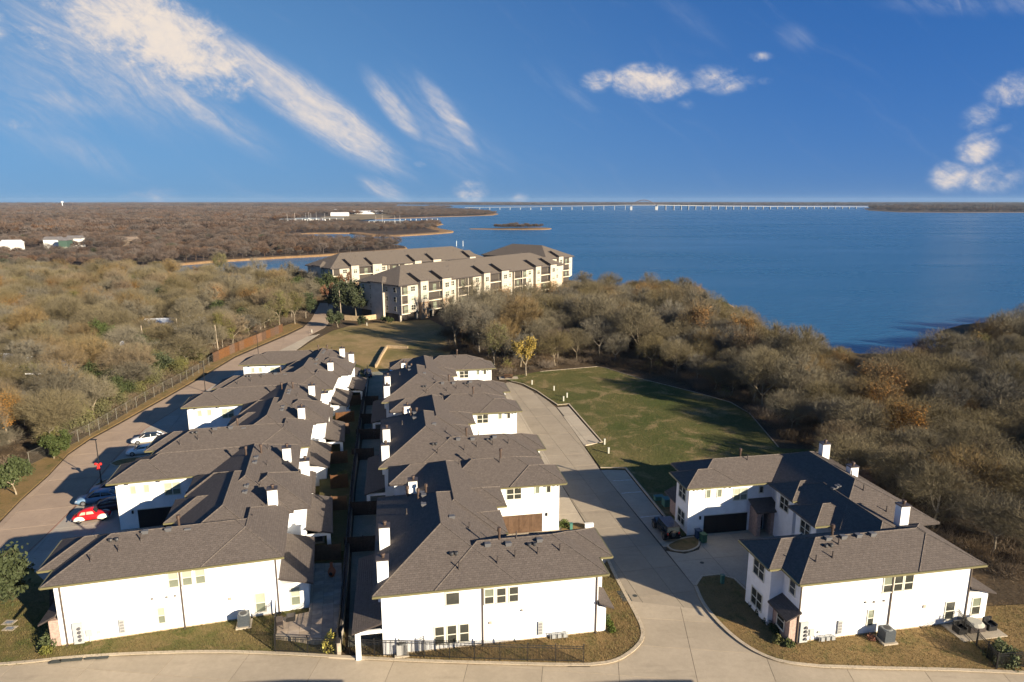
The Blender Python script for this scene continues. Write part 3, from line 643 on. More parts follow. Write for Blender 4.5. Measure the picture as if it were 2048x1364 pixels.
# west road
wr_l = px((-260, 1250), (-120, 1140), (0, 1046), (40, 1004), (97, 953), (136, 911), (178, 882), (237, 850), (334, 796), (400, 758), (470, 716), (530, 690), (575, 671), (606, 656), (622, 640), (632, 622), (640, 606))
wr_r = px((668, 606), (664, 622), (662, 640), (650, 655), (615, 673), (580, 691), (533, 714), (478, 741), (424, 774), (360, 816), (290, 860), (226, 925), (171, 996), (120, 1048), (40, 1125), (-60, 1215), (-140, 1300))
wroad = sheet('road', wr_l + wr_r, 0.0, JOINT, skirt=.03)
slabs(wroad, wr_l + wr_r, g(120, 1048), 15, 6.2, 4.8, .002, .03, CONC_RED)
wsw = px((478, 741), (533, 714), (580, 691), (615, 673), (640, 668), (618, 682), (585, 706), (545, 722), (500, 745))
side = sheet('pavement', wsw, .01, JOINT); slabs(side, wsw, g(533, 714), 40, 3, 3, .012, .05, CONC_PALE)

ld = px((40, 1124), (120, 1047), (171, 995), (226, 924), (290, 859), (360, 815), (424, 773), (478, 740), (520, 742), (600, 760), (500, 830), (420, 880), (360, 960), (330, 1050), (300, 1090), (112, 1178), (62, 1142))
ldrive = sheet('driveway', ld, 0.004, JOINT); slabs(ldrive, ld, g(226, 924), 14, 4.6, 5.2, .006, .033, CONC_COOL)
for q in (((640, 1012), (690, 990), (740, 985), (775, 1000), (760, 1018), (700, 1030)), ((180, 975), (200, 962), (232, 957), (250, 962), (240, 976), (200, 985))):
    pass
for q in (((222, 928), (238, 921), (262, 917), (285, 916), (290, 924), (262, 930), (232, 933)), ((190, 972), (208, 962), (232, 955), (248, 958), (240, 968), (214, 976))):
    q = smooth_line(px(*q), 1); sheet('grass_island', q, .12, DRYGRASS, skirt=.12); ribbon('kerb', q, .16, -.01, .15, KERB, closed=True)
md = [p for p in lane_l] + px((950, 768), (950, 860), (990, 960), (1000, 1092), (1100, 1112), (1206, 1130))
mdrive = sheet('driveway', md, 0.004, JOINT); slabs(mdrive, md, la, 10, 4.4, 4.8, .006, .034, CONC_PALE)
q = smooth_line(px((1122, 1062), (1128, 1050), (1150, 1047), (1176, 1050), (1180, 1058), (1150, 1062)), 1); sheet('grass_island', q, .11, DRYGRASS, skirt=.11)

# ------------------------------------------------------------------ lawns, verges, yards
lawnL = st_up[3:15] + px((690, 1316), (685, 1290), (560, 1238), (110, 1310), (92, 1180), (60, 1140), (0, 1140), (-160, 1180))
sheet('front_lawn', [(p[0], p[1]) for p in smooth_line(st_up, 0) if -46 < p[0] < -14.5] + px((690, 1300), (690, 1262), (560, 1230), (100, 1250), (98, 1172), (62, 1138), (-30, 1150), (-160, 1230)), .10, FRONTGRASS, skirt=.12)
vM = [p for p in st_up if p[0] > -14.2] + c_left[1:] + px((1205, 1135), (1180, 1190), (1150, 1260), (800, 1290), (696, 1296))
sheet('front_lawn', vM, .10, DRYGRASS, skirt=.12)
vR = c_right + st_r[1:] + [(70, 52), (70, 58)] + px((1960, 1215), (1700, 1230), (1620, 1262), (1530, 1185), (1498, 1182), (1470, 1157), (1437, 1148), (1402, 1152))
sheet('front_lawn', vR, .10, DRYGRASS, skirt=.12)
isl = smooth_line(px((1334, 1090), (1352, 1080), (1380, 1074), (1399, 1074), (1402, 1090), (1392, 1100), (1370, 1106), (1344, 1103), (1334, 1095)), 1)
sheet('grass_island', isl, .11, DRYGRASS, skirt=.12)
LINE = mat('road_paint_white', (.62, .62, .60), .7, var=.3, vscale=3)
for la_, lb_ in (((1243, 987), (1282, 984)), ((1281, 1035), (1322, 1031)), ((1225, 962), (1264, 960))):
    qa, qb = Vector(g(*la_)), Vector(g(*lb_)); dn = (qb - qa).normalized(); MB().obox((qa + qb) / 2, dn, (qb - qa).length / 2, .05, .037, .043).build('parking_line', LINE, park2)
REDL = mat('fire_lane_paint', (.22, .075, .06), .75, var=.4, vscale=2)
for la_, lb_ in zip(wr_r[8:15], wr_r[9:16]):
    qa, qb = Vector(la_), Vector(lb_); dn = (qb - qa).normalized(); nn = Vector((-dn.y, dn.x)); MB().obox((qa + qb) / 2 + nn * -.25, dn, (qb - qa).length / 2, .04, .035, .042).build('red_line', REDL, wroad)
field = px((1021, 763), (1046, 769), (1074, 783), (1094, 797), (1115, 811), (1137, 809), (1203, 885), (1171, 895), (1203, 938), (1251, 938), (1332, 1037), (1364, 1072), (1560, 1040), (1640, 900), (1560, 898), (1500, 828), (1462, 806), (1400, 788), (1280, 758), (1212, 737), (1195, 734), (1080, 744), (1002, 756))
sheet('grass_field', field, .10, GRASS, skirt=.12)
DRYFIELD = mat_ground('far_field_grass', ((.27, .19, .095), (.15, .128, .05), (.30, .215, .115)), .06, .1, 3.0, .35)
field2 = px((665, 662), (700, 652), (770, 644), (860, 640), (900, 660), (905, 700), (880, 730), (840, 742), (700, 755), (640, 720), (590, 705), (622, 684))
sheet('grass_field', field2, .06, DRYFIELD, skirt=.1)
sheet('side_verge', px((-260, 1244), (-120, 1134), (0, 1041), (40, 1000), (97, 949), (136, 907), (178, 878), (237, 846), (334, 792), (400, 754), (470, 712), (530, 686), (575, 667), (606, 652), (590, 645), (560, 655), (425, 722), (360, 765), (309, 793), (234, 838), (134, 895), (60, 930), (-30, 960), (-200, 1060)), .08, DRYGRASS, skirt=.1)
# kerbs
KW = .32
kerb_lines = [st_up[1:] + c_left[1:], c_right + st_r[1:], px((1021, 763), (1046, 769), (1074, 783), (1094, 797), (1115, 811), (1137, 809), (1203, 885), (1170, 891)), px((1201, 937), (1251, 938), (1331, 1037)), isl[::-1]]
for i, kl in enumerate(kerb_lines):
    ribbon('kerb', kl, KW if i < 2 else .2, -.01, .15, KERB, closed=(i == 4))
ribbon('kerb', px((1494, 1181), (1470, 1158), (1437, 1149), (1402, 1153), (1389, 1172)), .2, -.01, .15, KERB)
# central backyards (turf in the shade between the two rows)
yM = px((696, 1296), (700, 1200), (705, 1080), (712, 980), (728, 860), (740, 745)) + px((800, 740), (800, 840), (790, 1000), (770, 1310))
sheet('backyard', yM, .07, YARD, skirt=.1)
yL = px((560, 1236), (600, 1040), (640, 900), (660, 780), (690, 720), (730, 745), (716, 860), (703, 980), (696, 1080), (690, 1200), (685, 1300), (560, 1306))
sheet('backyard', yL, .065, YARDGREEN, skirt=.1)
sheet('yard_terrace', px((630, 1119), (640, 1040), (640, 900), (660, 790), (700, 730), (732, 745), (717, 862), (703, 980), (695, 1090), (690, 1119)), 1.0, YARDGREEN, skirt=1.0)
# ------------------------------------------------------------------ townhouse builder
PITCHK = 0.48
def hip_mesh(x0, x1, y0, y1, ze, k=PITCHK, th=.17, m=None, axis=None):
    "hip roof over an eave rectangle with soffit and fascia; UVs in metres along / up the slope"
    x0, x1 = min(x0, x1), max(x0, x1); y0, y1 = min(y0, y1), max(y0, y1)
    w, d = x1 - x0, y1 - y0; h = min(w, d) / 2; zr = ze + k * h
    e = [(x0, y0, ze), (x1, y0, ze), (x1, y1, ze), (x0, y1, ze)]
    if w >= d: r0, r1 = (x0 + h, (y0 + y1) / 2, zr), (x1 - h, (y0 + y1) / 2, zr)
    else: r0, r1 = ((x0 + x1) / 2, y0 + h, zr), ((x0 + x1) / 2, y1 - h, zr)
    v = e + [r0, r1] + [(p[0], p[1], ze - th) for p in e]
    if w >= d: tops = [(0, 1, 5, 4), (1, 2, 5), (2, 3, 4, 5), (3, 0, 4)]
    else: tops = [(0, 1, 4), (1, 2, 5, 4), (2, 3, 5), (3, 0, 4, 5)]
    f = tops + [(6, 7, 1, 0), (7, 8, 2, 1), (8, 9, 3, 2), (9, 6, 0, 3), (9, 8, 7, 6)]
    return uv_roof(v, f, len(tops), m or SHINGLE)
def uv_roof(v, f, ntop, m):
    me = bpy.data.meshes.new('roof'); me.from_pydata(v, [], f); me.materials.append(m); me.materials.append(DARKMETAL)
    uvl = me.uv_layers.new(name='UVMap'); sl = math.sqrt(1 + PITCHK ** 2)
    for p in me.polygons:
        if p.index >= ntop: p.material_index = 1; continue
        n = p.normal; hd = Vector((-n.y, n.x)); hd = hd.normalized() if hd.length > 1e-6 else Vector((1, 0)); up = Vector((-n.x, -n.y)); up = up.normalized() if up.length > 1e-6 else Vector((0, 1))
        for li in p.loop_indices:
            c = me.vertices[me.loops[li].vertex_index].co
            uvl.data[li].uv = (c.x * hd.x + c.y * hd.y + 100, (c.x * up.x + c.y * up.y) * sl + 100)
    me.update(); return me
def lean_mesh(x0, x1, y0, y1, zo, zi, m=None, th=.15):
    "mono-pitch roof: x0 is the low outer edge, x1 the wall"
    v = [(x0, y0, zo), (x1, y0, zi), (x1, y1, zi), (x0, y1, zo)]; v += [(a, b, c - th) for a, b, c in v]
    f = [(0, 1, 2, 3), (4, 5, 1, 0), (5, 6, 2, 1), (6, 7, 3, 2), (7, 4, 0, 3), (7, 6, 5, 4)]
    if x0 > x1: f = [q[::-1] for q in f]
    return uv_roof(v, f, 1, m or SHINGLE)

_win = {}
def win_mesh(w, h, nx=1, rail=True, trim=.09):
    key = ('f', round(w, 2), round(h, 2), nx, rail)
    if key not in _win:
        mb = MB(); d0, d1 = -.06, .02
        mb.box(-w / 2 - trim, w / 2 + trim, d0, d1, h, h + trim).box(-w / 2 - trim, w / 2 + trim, d0 - .03, d1, -trim, 0)
        mb.box(-w / 2 - trim, -w / 2, d0, d1, 0, h).box(w / 2, w / 2 + trim, d0, d1, 0, h)
        for i in range(1, nx): mb.box(-w / 2 + w * i / nx - .045, -w / 2 + w * i / nx + .045, d0 + .005, d1, 0, h)
        if rail:
            for i in range(nx):
                a, b = -w / 2 + w * i / nx + (.045 if i else 0), -w / 2 + w * (i + 1) / nx - (.045 if i < nx - 1 else 0)
                mb.box(a, b, d0 + .012, d1, h * .48 - .035, h * .48 + .035)
        _win[key] = mb.mesh('window', TRIM)
    return _win[key]
def pane_mesh(w, h, m):
    key = ('p', round(w, 2), round(h, 2), m.name)
    if key not in _win: _win[key] = MB().box(-w / 2, w / 2, -.02, -.008, 0, h).mesh('pane', m)
    return _win[key]
def window(par, x, y, rz, z, w, h, style='dark', nx=1, rail=True):
    o = put('window', win_mesh(w, h, nx, rail), par, (x, y, z), rz)
    up, lo = {'dark': (GLASS_DARK, GLASS_DARK), 'blind': (GLASS_BLIND, GLASS_LOW), 'half': (GLASS_LOW, GLASS_DARK)}[style]
    for i in range(nx):
        cx = -w / 2 + w * (i + .5) / nx
        if rail:
            put('pane', pane_mesh(w / nx - .02, h * .48, lo), o, (cx, 0, 0)); put('pane', pane_mesh(w / nx - .02, h * .52, up), o, (cx, 0.0, h * .48))
        else: put('pane', pane_mesh(w / nx - .02, h, up), o, (cx, 0, 0))
    return o

_sh = {}
def shared(key, fn):
    if key not in _sh: _sh[key] = fn()
    return _sh[key]
def chimney_mesh(w, d, z0, z1): return shared(('ch', w, d, round(z0, 2), round(z1, 2)), lambda: MB().box(-w / 2, w / 2, -d / 2, d / 2, z0, z1).mesh('chimney', CHIM))
def chimney(par, x, y, z0, z1, w=.92, d=.8):
    z1 -= .3
    c = put('chimney', chimney_mesh(w, d, z0, z1), par, (x, y, 0))
    put('chimney_cap', shared(('cap', w, d), lambda: MB().box(-w / 2 - .07, w / 2 + .07, -d / 2 - .07, d / 2 + .07, .002, .12).mesh('chimney_cap', DARKMETAL)), c, (0, 0, z1))
    put('flue', shared('flue', lambda: MB().tube((0, 0, .12), (0, 0, .40), .13, .13, 10).tube((0, 0, .36), (0, 0, .48), .21, .17, 10).mesh('flue', mat('flue_metal', (.085, .058, .045), .5, metal=.3))), c, (.05, 0, z1))
def vent_pipe_mesh(): return shared('vp', lambda: MB().tube((0, 0, -.5), (0, 0, .62), .055, .055, 7).tube((0, 0, -.3), (0, 0, .16), .14, .07, 8).mesh('vent_pipe', DARKMETAL))
def tall_pipe_mesh(): return shared('tp', lambda: MB().tube((0, 0, -.5), (0, 0, .95), .11, .11, 8).tube((0, 0, .8), (0, 0, 1.1), .19, .16, 8).mesh('flue_pipe', mat('flue_metal', (.085, .058, .045), .5, metal=.3)))
def roof_vent_mesh(): return shared('rv', lambda: MB().box(-.24, .24, -.22, .2, -.35, .2).box(-.28, .28, -.30, -.1, .08, .24).mesh('roof_vent', mat('vent_grey', (.10, .10, .105), .5, spec=.5)))
def round_vent_mesh(): return shared('rd', lambda: MB().tube((0, 0, -.2), (0, 0, .14), .14, .14, 9).tube((0, 0, .1), (0, 0, .24), .21, .17, 9).mesh('round_vent', mat('vent_black', (.03, .03, .032), .5, spec=.5)))
def gutter(par, p, q, z, m=None):
    "run of gutter along an eave edge in plan"
    p, q = Vector(p), Vector(q); d = (q - p).normalized(); n = Vector((d.y, -d.x))
    mb = MB(); c = (p + q) / 2 + n * .055
    mb.obox((c.x, c.y), d, (q - p).length / 2 + .02, .06, z - .15, z + .015); return mb.build('gutter', m or BRONZE, par)
def downspout(par, x, y, z1, z0=.1, nx=0, ny=-1, m=None):
    mb = MB().box(x + nx * .05 - .05, x + nx * .05 + .05, y + ny * .05 - .045, y + ny * .05 + .045, z0, z1).box(x + nx * .16 - .06, x + nx * .16 + .06, y + ny * .16 - .14, y + ny * .16 + .14, z0 - .02, z0 + .08)
    return mb.build('downspout', m or mat('downspout_bronze', (.085, .065, .05), .5, spec=.5), par)

ZE = 6.0
RIDGE = mat('ridge_shingle', (.120, .101, .088), .92, var=.3, vscale=5)
def duplex(name, label, O, ang, mirror, Wd, d, vg, tc, dorm, ridges, rear, style, detail, S_wins, G_wins, group='white duplex townhouses'):
    """U-shaped pair of townhouses round a drive court. x runs along the front wall, y away from the street.
    t = distance from the court side; mirror puts the court on the +x side."""
    h = thing(name, label, 'house', (O[0], O[1], 0), R(ang), group)
    d2 = detail.get('d2', d); T = vg + d2
    X = (lambda t: Wd - t) if mirror else (lambda t: t)
    sgn = -1 if mirror else 1                      # +t direction in x
    bay, bv, oh = 1.2, 2.7 * d / 6.7, .65
    b2v = detail.get('bv2', bv)
    # ---- walls: one footprint, rear steps given as (v0, v1, t)
    fp = [(0, 0), (rear[0][2], 0)]
    for i, (v0, v1, t) in enumerate(rear):
        if i: fp.append((t, v0))
        if i < len(rear) - 1: fp.append((t, v1))
        else: fp.append((t, T))
    fp += [(0, T), (0, T - b2v), (-bay, T - b2v), (-bay, vg)]
    (dt2, a2, b2), (dt1, a1, b1) = dorm[1], dorm[0]
    fp += [(tc, vg), (tc, b2), (dt2, b2), (dt2, a2), (tc, a2), (tc, b1), (dt1, b1), (dt1, a1), (tc, a1), (tc, d), (-bay, d), (-bay, bv), (0, bv)]
    MB().prism([(X(t), v) for t, v in fp], 0, ZE - .17).build('wall', WHITE, h)
    # slab edge
    MB().box(X(0), X(rear[0][2]), -.03, 0.3, 0, .20).build('foundation', mat('foundation_tan', (.42, .33, .22), .9, var=.2, vscale=4), h)
    # ---- roofs
    def hip(t0, t1, v0, v1, ze=ZE, k=PITCHK, nm='roof'):
        me = hip_mesh(X(t0), X(t1), v0, v1, ze, k); ro = put(nm, me, h); c = [q.co for q in me.vertices]; mb = MB()
        ee = ((0, 4), (3, 4), (1, 5), (2, 5), (4, 5)) if abs(t1 - t0) >= v1 - v0 else ((0, 4), (1, 4), (2, 5), (3, 5), (4, 5))
        for a_, b_ in ee: mb.tube(c[a_] + Vector((0, 0, .0)), c[b_] + Vector((0, 0, .0)), .06, .06, 5, False)
        mb.build('ridge_cap', RIDGE, ro); return ro
    (rn, wn), (rf, wf) = ridges
    vm = (vg + d) / 2
    vend_n = T - 7.6                     # north hip of the near block
    hip(rn - wn, rn + wn, detail.get('v0', -oh + .04), vend_n, ZE + .004)
    hip(rf - wf, rf + wf, vm - 6.0, T + oh - .04, ZE + .009)
    hip(-oh, detail.get('wing', rn + 1.0), -oh, d + oh, ZE)                           # near wing
    hip(-oh, rf + 1.0, vg - oh, T + oh, ZE + .002)                # far wing
    hip(-bay - oh, 4.6, bv - oh, d + oh + .10, ZE + .013)         # bays
    hip(-bay - oh, 4.6, vg - oh - .10, T - b2v + oh, ZE + .017)
    for i, (dt, a, b) in enumerate(dorm):
        hip(dt - oh, (rn, rf)[i] + .5, a - oh, b + oh, ZE + .031 - .004 * i)
    # rear steps that stand out beyond the main blocks get hips of their own
    for i, (v0, v1, t) in enumerate(rear):
        lim = (rn + wn) if v0 < vm else (rf + wf)
        if t + oh > lim + .3: hip(min(rn, rf) - 1 if t > 10 else 0, t + oh, v0 - oh + (.0 if i else .02), (T + oh - .06 if i == len(rear) - 1 else v1 + oh), ZE + .021 + .004 * i)
    # ---- gutters on the eaves that face the light
    def gut(t0, t1, v, z=ZE): 
        xa, xb = sorted((X(t0), X(t1))); gutter(h, (xa, v), (xb, v), z)
    gut(-oh, rear[0][2] + oh, -oh)
    gut(-bay - oh, -oh, bv - oh); gut(-bay - oh, tc - .3, vg - oh - .1)
    for dt, a, b in dorm: gut(dt - oh, dt + 1.2, a - oh, ZE + .03)
    xs = X(-oh); gutter(h, *(((xs, bv - oh), (xs, -oh)) if not mirror else ((xs, -oh), (xs, bv - oh))), ZE)
    xs = X(-bay - oh)
    for va, vb in ((bv - oh, d + oh), (vg - oh, T - b2v + oh)):
        gutter(h, *(((xs, vb), (xs, va)) if not mirror else ((xs, va), (xs, vb))), ZE)
    # timber brackets under the far bay eave, seen on the sunlit garage wall
    for t in (-.9, 0.15, 3.4):
        put('bracket', shared('brk', lambda: MB().box(-.09, .09, -.5, 0, -.26, -.02).mesh('bracket', mat('bracket_wood', (.06, .04, .03), .7))), h, (X(t), vg, ZE - .17))
    # ---- court garage doors and porches
    def garage(v, ny, t0, t1, m):
        x0, x1 = sorted((X(t0), X(t1))); g_ = MB().box(x0, x1, v + .01 * ny, v + .05 * ny, .02, 2.25).build('garage_door', m, h)
        n = 4
        for i in range(n):
            a, b = x0 + (x1 - x0) * i / n + .03, x0 + (x1 - x0) * (i + 1) / n - .03
            mb = MB().box(a, b, v + .05 * ny, v + .075 * ny, .05, .13).box(a, b, v + .05 * ny, v + .075 * ny, 2.1, 2.2).box(a, a + .09, v + .05 * ny, v + .075 * ny, .13, 2.1).box(b - .09, b, v + .05 * ny, v + .075 * ny, .13, 2.1)
            mb.v += [(a + .09, v + .07 * ny, .2), (a + .2, v + .07 * ny, .13), (b - .09, v + .07 * ny, 2.0), (b - .2, v + .07 * ny, 2.1)]; k = len(mb.v); mb.f.append((k - 4, k - 3, k - 2, k - 1) if ny < 0 else (k - 1, k - 2, k - 3, k - 4))
            mb.build('door_panel', m, g_)
        MB().box(x0 - .12, x1 + .12, v + .01 * ny, v + .07 * ny, 2.26, 2.38).build('door_header', mat('header_white', (.72, .7, .66), .6), h)
        put('wall_lamp', shared('wl', lambda: MB().box(-.09, .09, -.16, 0, -.2, .16).mesh('wall_lamp', BLACKIRON)), h, (X(t0 - .5), v, 2.1))
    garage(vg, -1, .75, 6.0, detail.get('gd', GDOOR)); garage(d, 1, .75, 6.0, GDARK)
    # entrance porch of stone beside the far garage
    px0, px1 = sorted((X(6.3), X(8.6)))
    mb = MB()
    pv = vg - 1.6
    ax = (px0 + px1) / 2
    mb.box(px0, ax - .65, pv, vg - .002, 0, 3.1).box(ax + .65, px1, pv, vg - .002, 0, 3.1)
    pts = [(ax - .65, 3.1), (ax - .65, 2.3)] + [(ax - .65 * math.cos(t), 2.3 + .5 * math.sin(t)) for t in np.linspace(0.15, math.pi - .15, 7)] + [(ax + .65, 2.3), (ax + .65, 3.1)]
    k = len(mb.v)
    for yy in (pv, vg - .3):
        mb.v += [(a, yy, b) for a, b in pts]
    n_ = len(pts); mb.f.append(tuple(k + i for i in range(n_))); mb.f.append(tuple(k + n_ + i for i in range(n_ - 1, -1, -1)))
    for i in range(n_): mb.f.append((k + i, k + (i + 1) % n_, k + n_ + (i + 1) % n_, k + n_ + i)[::-1])
    po = mb.build('porch', STONE, h)
    put('porch_roof', lean_roof_y(px0 - .3, px1 + .3, pv - .4, vg - .01, 3.1, 3.9), po)
    MB().box(ax - .5, ax + .5, vg - .06, vg - .005, .1, 2.3).build('front_door', mat('door_dark', (.03, .022, .02), .5), po)
    # ---- stone bay on the street corner with its little pent roof
    x0, x1 = sorted((X(-.75), X(-.002)))
    if detail.get('stone', True):
        sb = MB().box(x0, x1, .02, bv - .02, 0, 2.5).build('stone_bay', STONE if not mirror else WHITE, h)
        put('pent_roof', lean_mesh(X(-1.35), X(-.004), -.42, bv - .01, 2.55, 3.2), sb)
        window(sb, X(-.75), bv / 2, R(90) if mirror else R(-90), .75, 1.0, 1.5, style)
        # bay on the far corner
        sb2 = MB().box(x0, x1, T - b2v + .02, T - .02, 0, 2.5).build('stone_bay', STONE, h)
        put('pent_roof', lean_mesh(X(-1.35), X(-.004), T - b2v + .01, T + .42, 2.55, 3.2), sb2)
    # ---- windows
    for a, z, w, hh, st in S_wins: window(h, a, 0, 0, z, w, hh, st, 1, w < 1.0 or hh > w)
    for a, z, w, hh, st, nx, rail in G_wins: window(h, a, vg, 0, z, w, hh, st, nx, rail)
    rz = R(90) if mirror else R(-90)
    for v in ((bv + d) / 2, vg + (d2 - b2v) / 2):
        window(h, X(-bay), v, rz, 3.75, 1.7, 1.55, style, 2); window(h, X(-bay), v, rz, .75, 1.7, 1.55, style, 2)
    window(h, X(0), bv * .45, rz, 4.0, .75, 1.2, style)
    for dt, a, b in dorm:
        window(h, X(dt), (a + b) / 2, rz, 3.9, 1.5, 1.35, style, 2)
    # ---- rear patio roofs
    for v0, v1, t0, t1, zo, kind in detail.get('lean', ()):
        put('patio_roof', lean_mesh(X(t1), X(t0 + .002), v0, v1, zo, zo + (t1 - t0) * .30), h)
        xo = X(t1 - .45)
        if kind == 'room':
            MB().box(X(t0 + .004), xo, v0 + .4, v1 - .3, 0, zo + .02).build('sunroom', WHITE, h)
        else:
            for v in (v0 + .35, v1 - .35):
                MB().box(xo - .2, xo + .2, v - .2, v + .2, 0, zo - .05).build('post', WHITE, h)
            MB().box(*sorted((X(t0 + .004), xo)), v0 + .25, v0 + .45, zo - .35, zo - .06).build('beam', WHITE, h)
            MB().box(*sorted((X(t0 + .01), X(t0 + .05))), v0 + 1.0, v1 - 1.0, .1, 2.2).build('patio_door', GLASS_DARK, h)
    # ---- chimneys, vents
    for t, v, z0, z1 in detail.get('chim', ()): chimney(h, X(t), v, z0, z1)
    def roofz(t, v):
        z = 0
        for q in ((rn - wn, rn + wn, -oh, vend_n), (rf - wf, rf + wf, vm - 6, T + oh), (-oh, rn + 1, -oh, d + oh), (-oh, rf + 1, vg - oh, T + oh)):
            if q[0] <= t <= q[1] and q[2] <= v <= q[3]: z = max(z, ZE + PITCHK * min(t - q[0], q[1] - t, v - q[2], q[3] - v))
        return z
    for t, v in detail.get('pipes', ()): put('vent_pipe', vent_pipe_mesh(), h, (X(t), v, roofz(t, v)))
    for t, v in detail.get('flues', ()): put('flue_pipe', tall_pipe_mesh(), h, (X(t), v, roofz(t, v)))
    for t, v in detail.get('vents', ()): put('roof_vent', roof_vent_mesh(), h, (X(t), v, roofz(t, v)), R(90) * sgn if t > rn else 0)
    for t, v in detail.get('rounds', ()): put('round_vent', round_vent_mesh(), h, (X(t), v, roofz(t, v)))
    for x in detail.get('spouts', ()): downspout(h, x, 0, ZE - .15)
    # ---- meters and boxes on the street wall
    for a, z in detail.get('outlets', ()): put('vent_hood', shared('vh', lambda: MB().box(-.08, .08, -.09, 0, -.08, .08).mesh('vent_hood', mat('hood_grey', (.18, .17, .16), .5))), h, (a, 0, z))
    for a, z in detail.get('light', ()): put('wall_light', shared('wlt', lambda: MB().box(-.13, .13, -.08, 0, -.13, .13).mesh('wall_light', mat('fixture_tan', (.38, .33, .27), .5))), h, (a, 0, z))
    if 'panel' in detail:
        a = detail['panel']; mg = mat('meter_grey', (.40, .41, .40), .5, spec=.4)
        p = MB().box(a, a + .42, -.14, 0, .5, 1.75).build('utility_cabinet', mg, h)
        for i in range(4): MB().box(a + .06, a + .36, -.155, -.141, .6 + i * .28, .8 + i * .28).build('cabinet_louvre', mat('louvre', (.22, .22, .22), .5), p)
    if 'meters' in detail:
        a = detail['meters']; mg = mat('meter_grey', (.40, .41, .40), .5, spec=.4)
        p = MB().box(a, a + .75, -.2, 0, .15, 2.05).build('meter_bank', mg, h)
        for i in range(4): MB().tube((a + .5, -.2, .5 + i * .36), (a + .5, -.33, .5 + i * .36), .13, .12, 10).build('electric_meter', mat('meter_dial', (.10, .10, .11), .2, spec=.6), p)
        MB().box(a + .95, a + 1.4, -.16, 0, .65, 1.25).build('junction_box', mg, h); MB().box(a + 1.75, a + 2.0, -.1, 0, .75, .98).build('junction_box', mg, h)
        mb = MB().tube((a + .35, -.1, .02), (a + .35, -.1, .2), .05).tube((a + 1.15, -.06, .1), (a + 1.15, -.06, .66), .03).tube((a + .75, -.08, 1.0), (a + .95, -.08, 1.0), .03); mb.build('conduit', mg, h)
    if 'gas' in detail:
        a = detail['gas']; mg = mat('gas_grey', (.30, .31, .31), .5, spec=.4)
        mb = MB().tube((a, -.3, .62), (a + 1.9, -.3, .62), .035)
        for i in range(4): mb.tube((a + .2 + i * .5, -.3, .0), (a + .2 + i * .5, -.3, .62), .03)
        p = mb.build('gas_pipes', mg, h)
        for i in range(3): MB().box(a + .32 + i * .5, a + .62 + i * .5, -.42, -.2, .2, .52).build('gas_meter', mg, p)
    return h
def lean_roof_y(x0, x1, y0, y1, zo, zi):
    v = [(x0, y0, zo), (x1, y0, zo), (x1, y1, zi), (x0, y1, zi)]; v += [(a, b, c - .14) for a, b, c in v]
    f = [(0, 1, 2, 3), (4, 5, 1, 0), (5, 6, 2, 1), (6, 7, 3, 2), (7, 4, 0, 3), (7, 6, 5, 4)]
    return uv_roof(v, f, 1, SHINGLE)

def rot2(p, a): c, s = math.cos(R(a)), math.sin(R(a)); return (p[0] * c - p[1] * s, p[0] * s + p[1] * c)
# ---- middle row (court and lane on the east, rear yards on the west)
MO = (-10.63, 48.93)
m_dorm = [(7.2, 8.5, 12.0), (6.35, 14.2, 17.7)]
m_ridge = ((13.05, 5.95), (11.35, 4.6))
m_rear = [(0, 17.0, 18.35), (17.0, 21.6, 15.4), (21.6, 25.5, 17.2)]
m_det = dict(lean=[(-.25, 11.6, 18.35, 20.8, 2.6, 'open'), (14.2, 24.6, 18.35 - 2.95, 19.0, 2.6, 'open')],
             chim=[(18.15, 1.3, 4.5, 8.5), (18.05, 6.6, 4.5, 8.7), (15.2, 17.3, 4.5, 8.3)],
             pipes=[(10.4, 6.4), (6.6, 3.3), (11.9, 1.0), (7.0, 1.6), (8.6, 1.2), (3.0, 1.8), (5.0, 1.7), (16.0, 10.5), (9.8, 22.0), (5.2, 21.5)],
             flues=[(8.1, 3.35), (14.8, 12.6), (15.8, 14.4), (13.9, 15.6), (5.0, 22.15)],
             vents=[(11.9, 7.4), (9.2, 2.9), (7.4, 2.8), (4.6, 2.9), (14.2, 12.5), (14.3, 14.3), (14.4, 16.2), (14.3, 10.5)], rounds=[(12.4, 2.3), (12.0, 2.3), (5.6, 2.5), (5.1, 2.5), (7.8, 24), (8.4, 24)])
m_S = [(5.8, 4.22, 1.06, 1.05, 'dark'), (8.85, 3.95, .72, 1.32, 'half'), (9.88, 3.92, .72, 1.32, 'dark'), (10.94, 3.93, .72, 1.32, 'dark'), (4.65, .66, .72, 1.58, 'dark'), (5.68, .67, .72, 1.58, 'dark'), (6.72, .67, .72, 1.58, 'dark')]
m_G = [(14.33, 4.25, 1.6, 1.2, 'dark', 2, True), (17.0, 4.75, .42, .78, 'half', 1, False), (18.3, 4.75, .42, .78, 'dark', 1, False)]
per = rot2((0, 26.7), 10)
mids = ['white townhouse pair of the middle row nearest the street, end wall with six windows', 'white townhouse pair between the other two of the middle row', 'white townhouse pair farthest along the middle row, near the yellow tree']
for i in range(3):
    dd = dict(m_det, stone=True)
    if i == 0: dd.update(panel=13.05, gas=13.9, outlets=[(11.63, 3.0), (8.9, 5.75)], light=[(8.93, 2.13)], spouts=[8.3, 18.2], gd=mat('garage_oak', (.10, .060, .036), .6, base2=(.075, .044, .026), vscale=2))
    duplex('duplex_house', mids[i], (MO[0] + per[0] * i, MO[1] + per[1] * i), 10, True, 18.35, 6.7, 18.8, 7.75, m_dorm, m_ridge, m_rear, 'dark', dd, m_S if i == 0 else [], m_G)

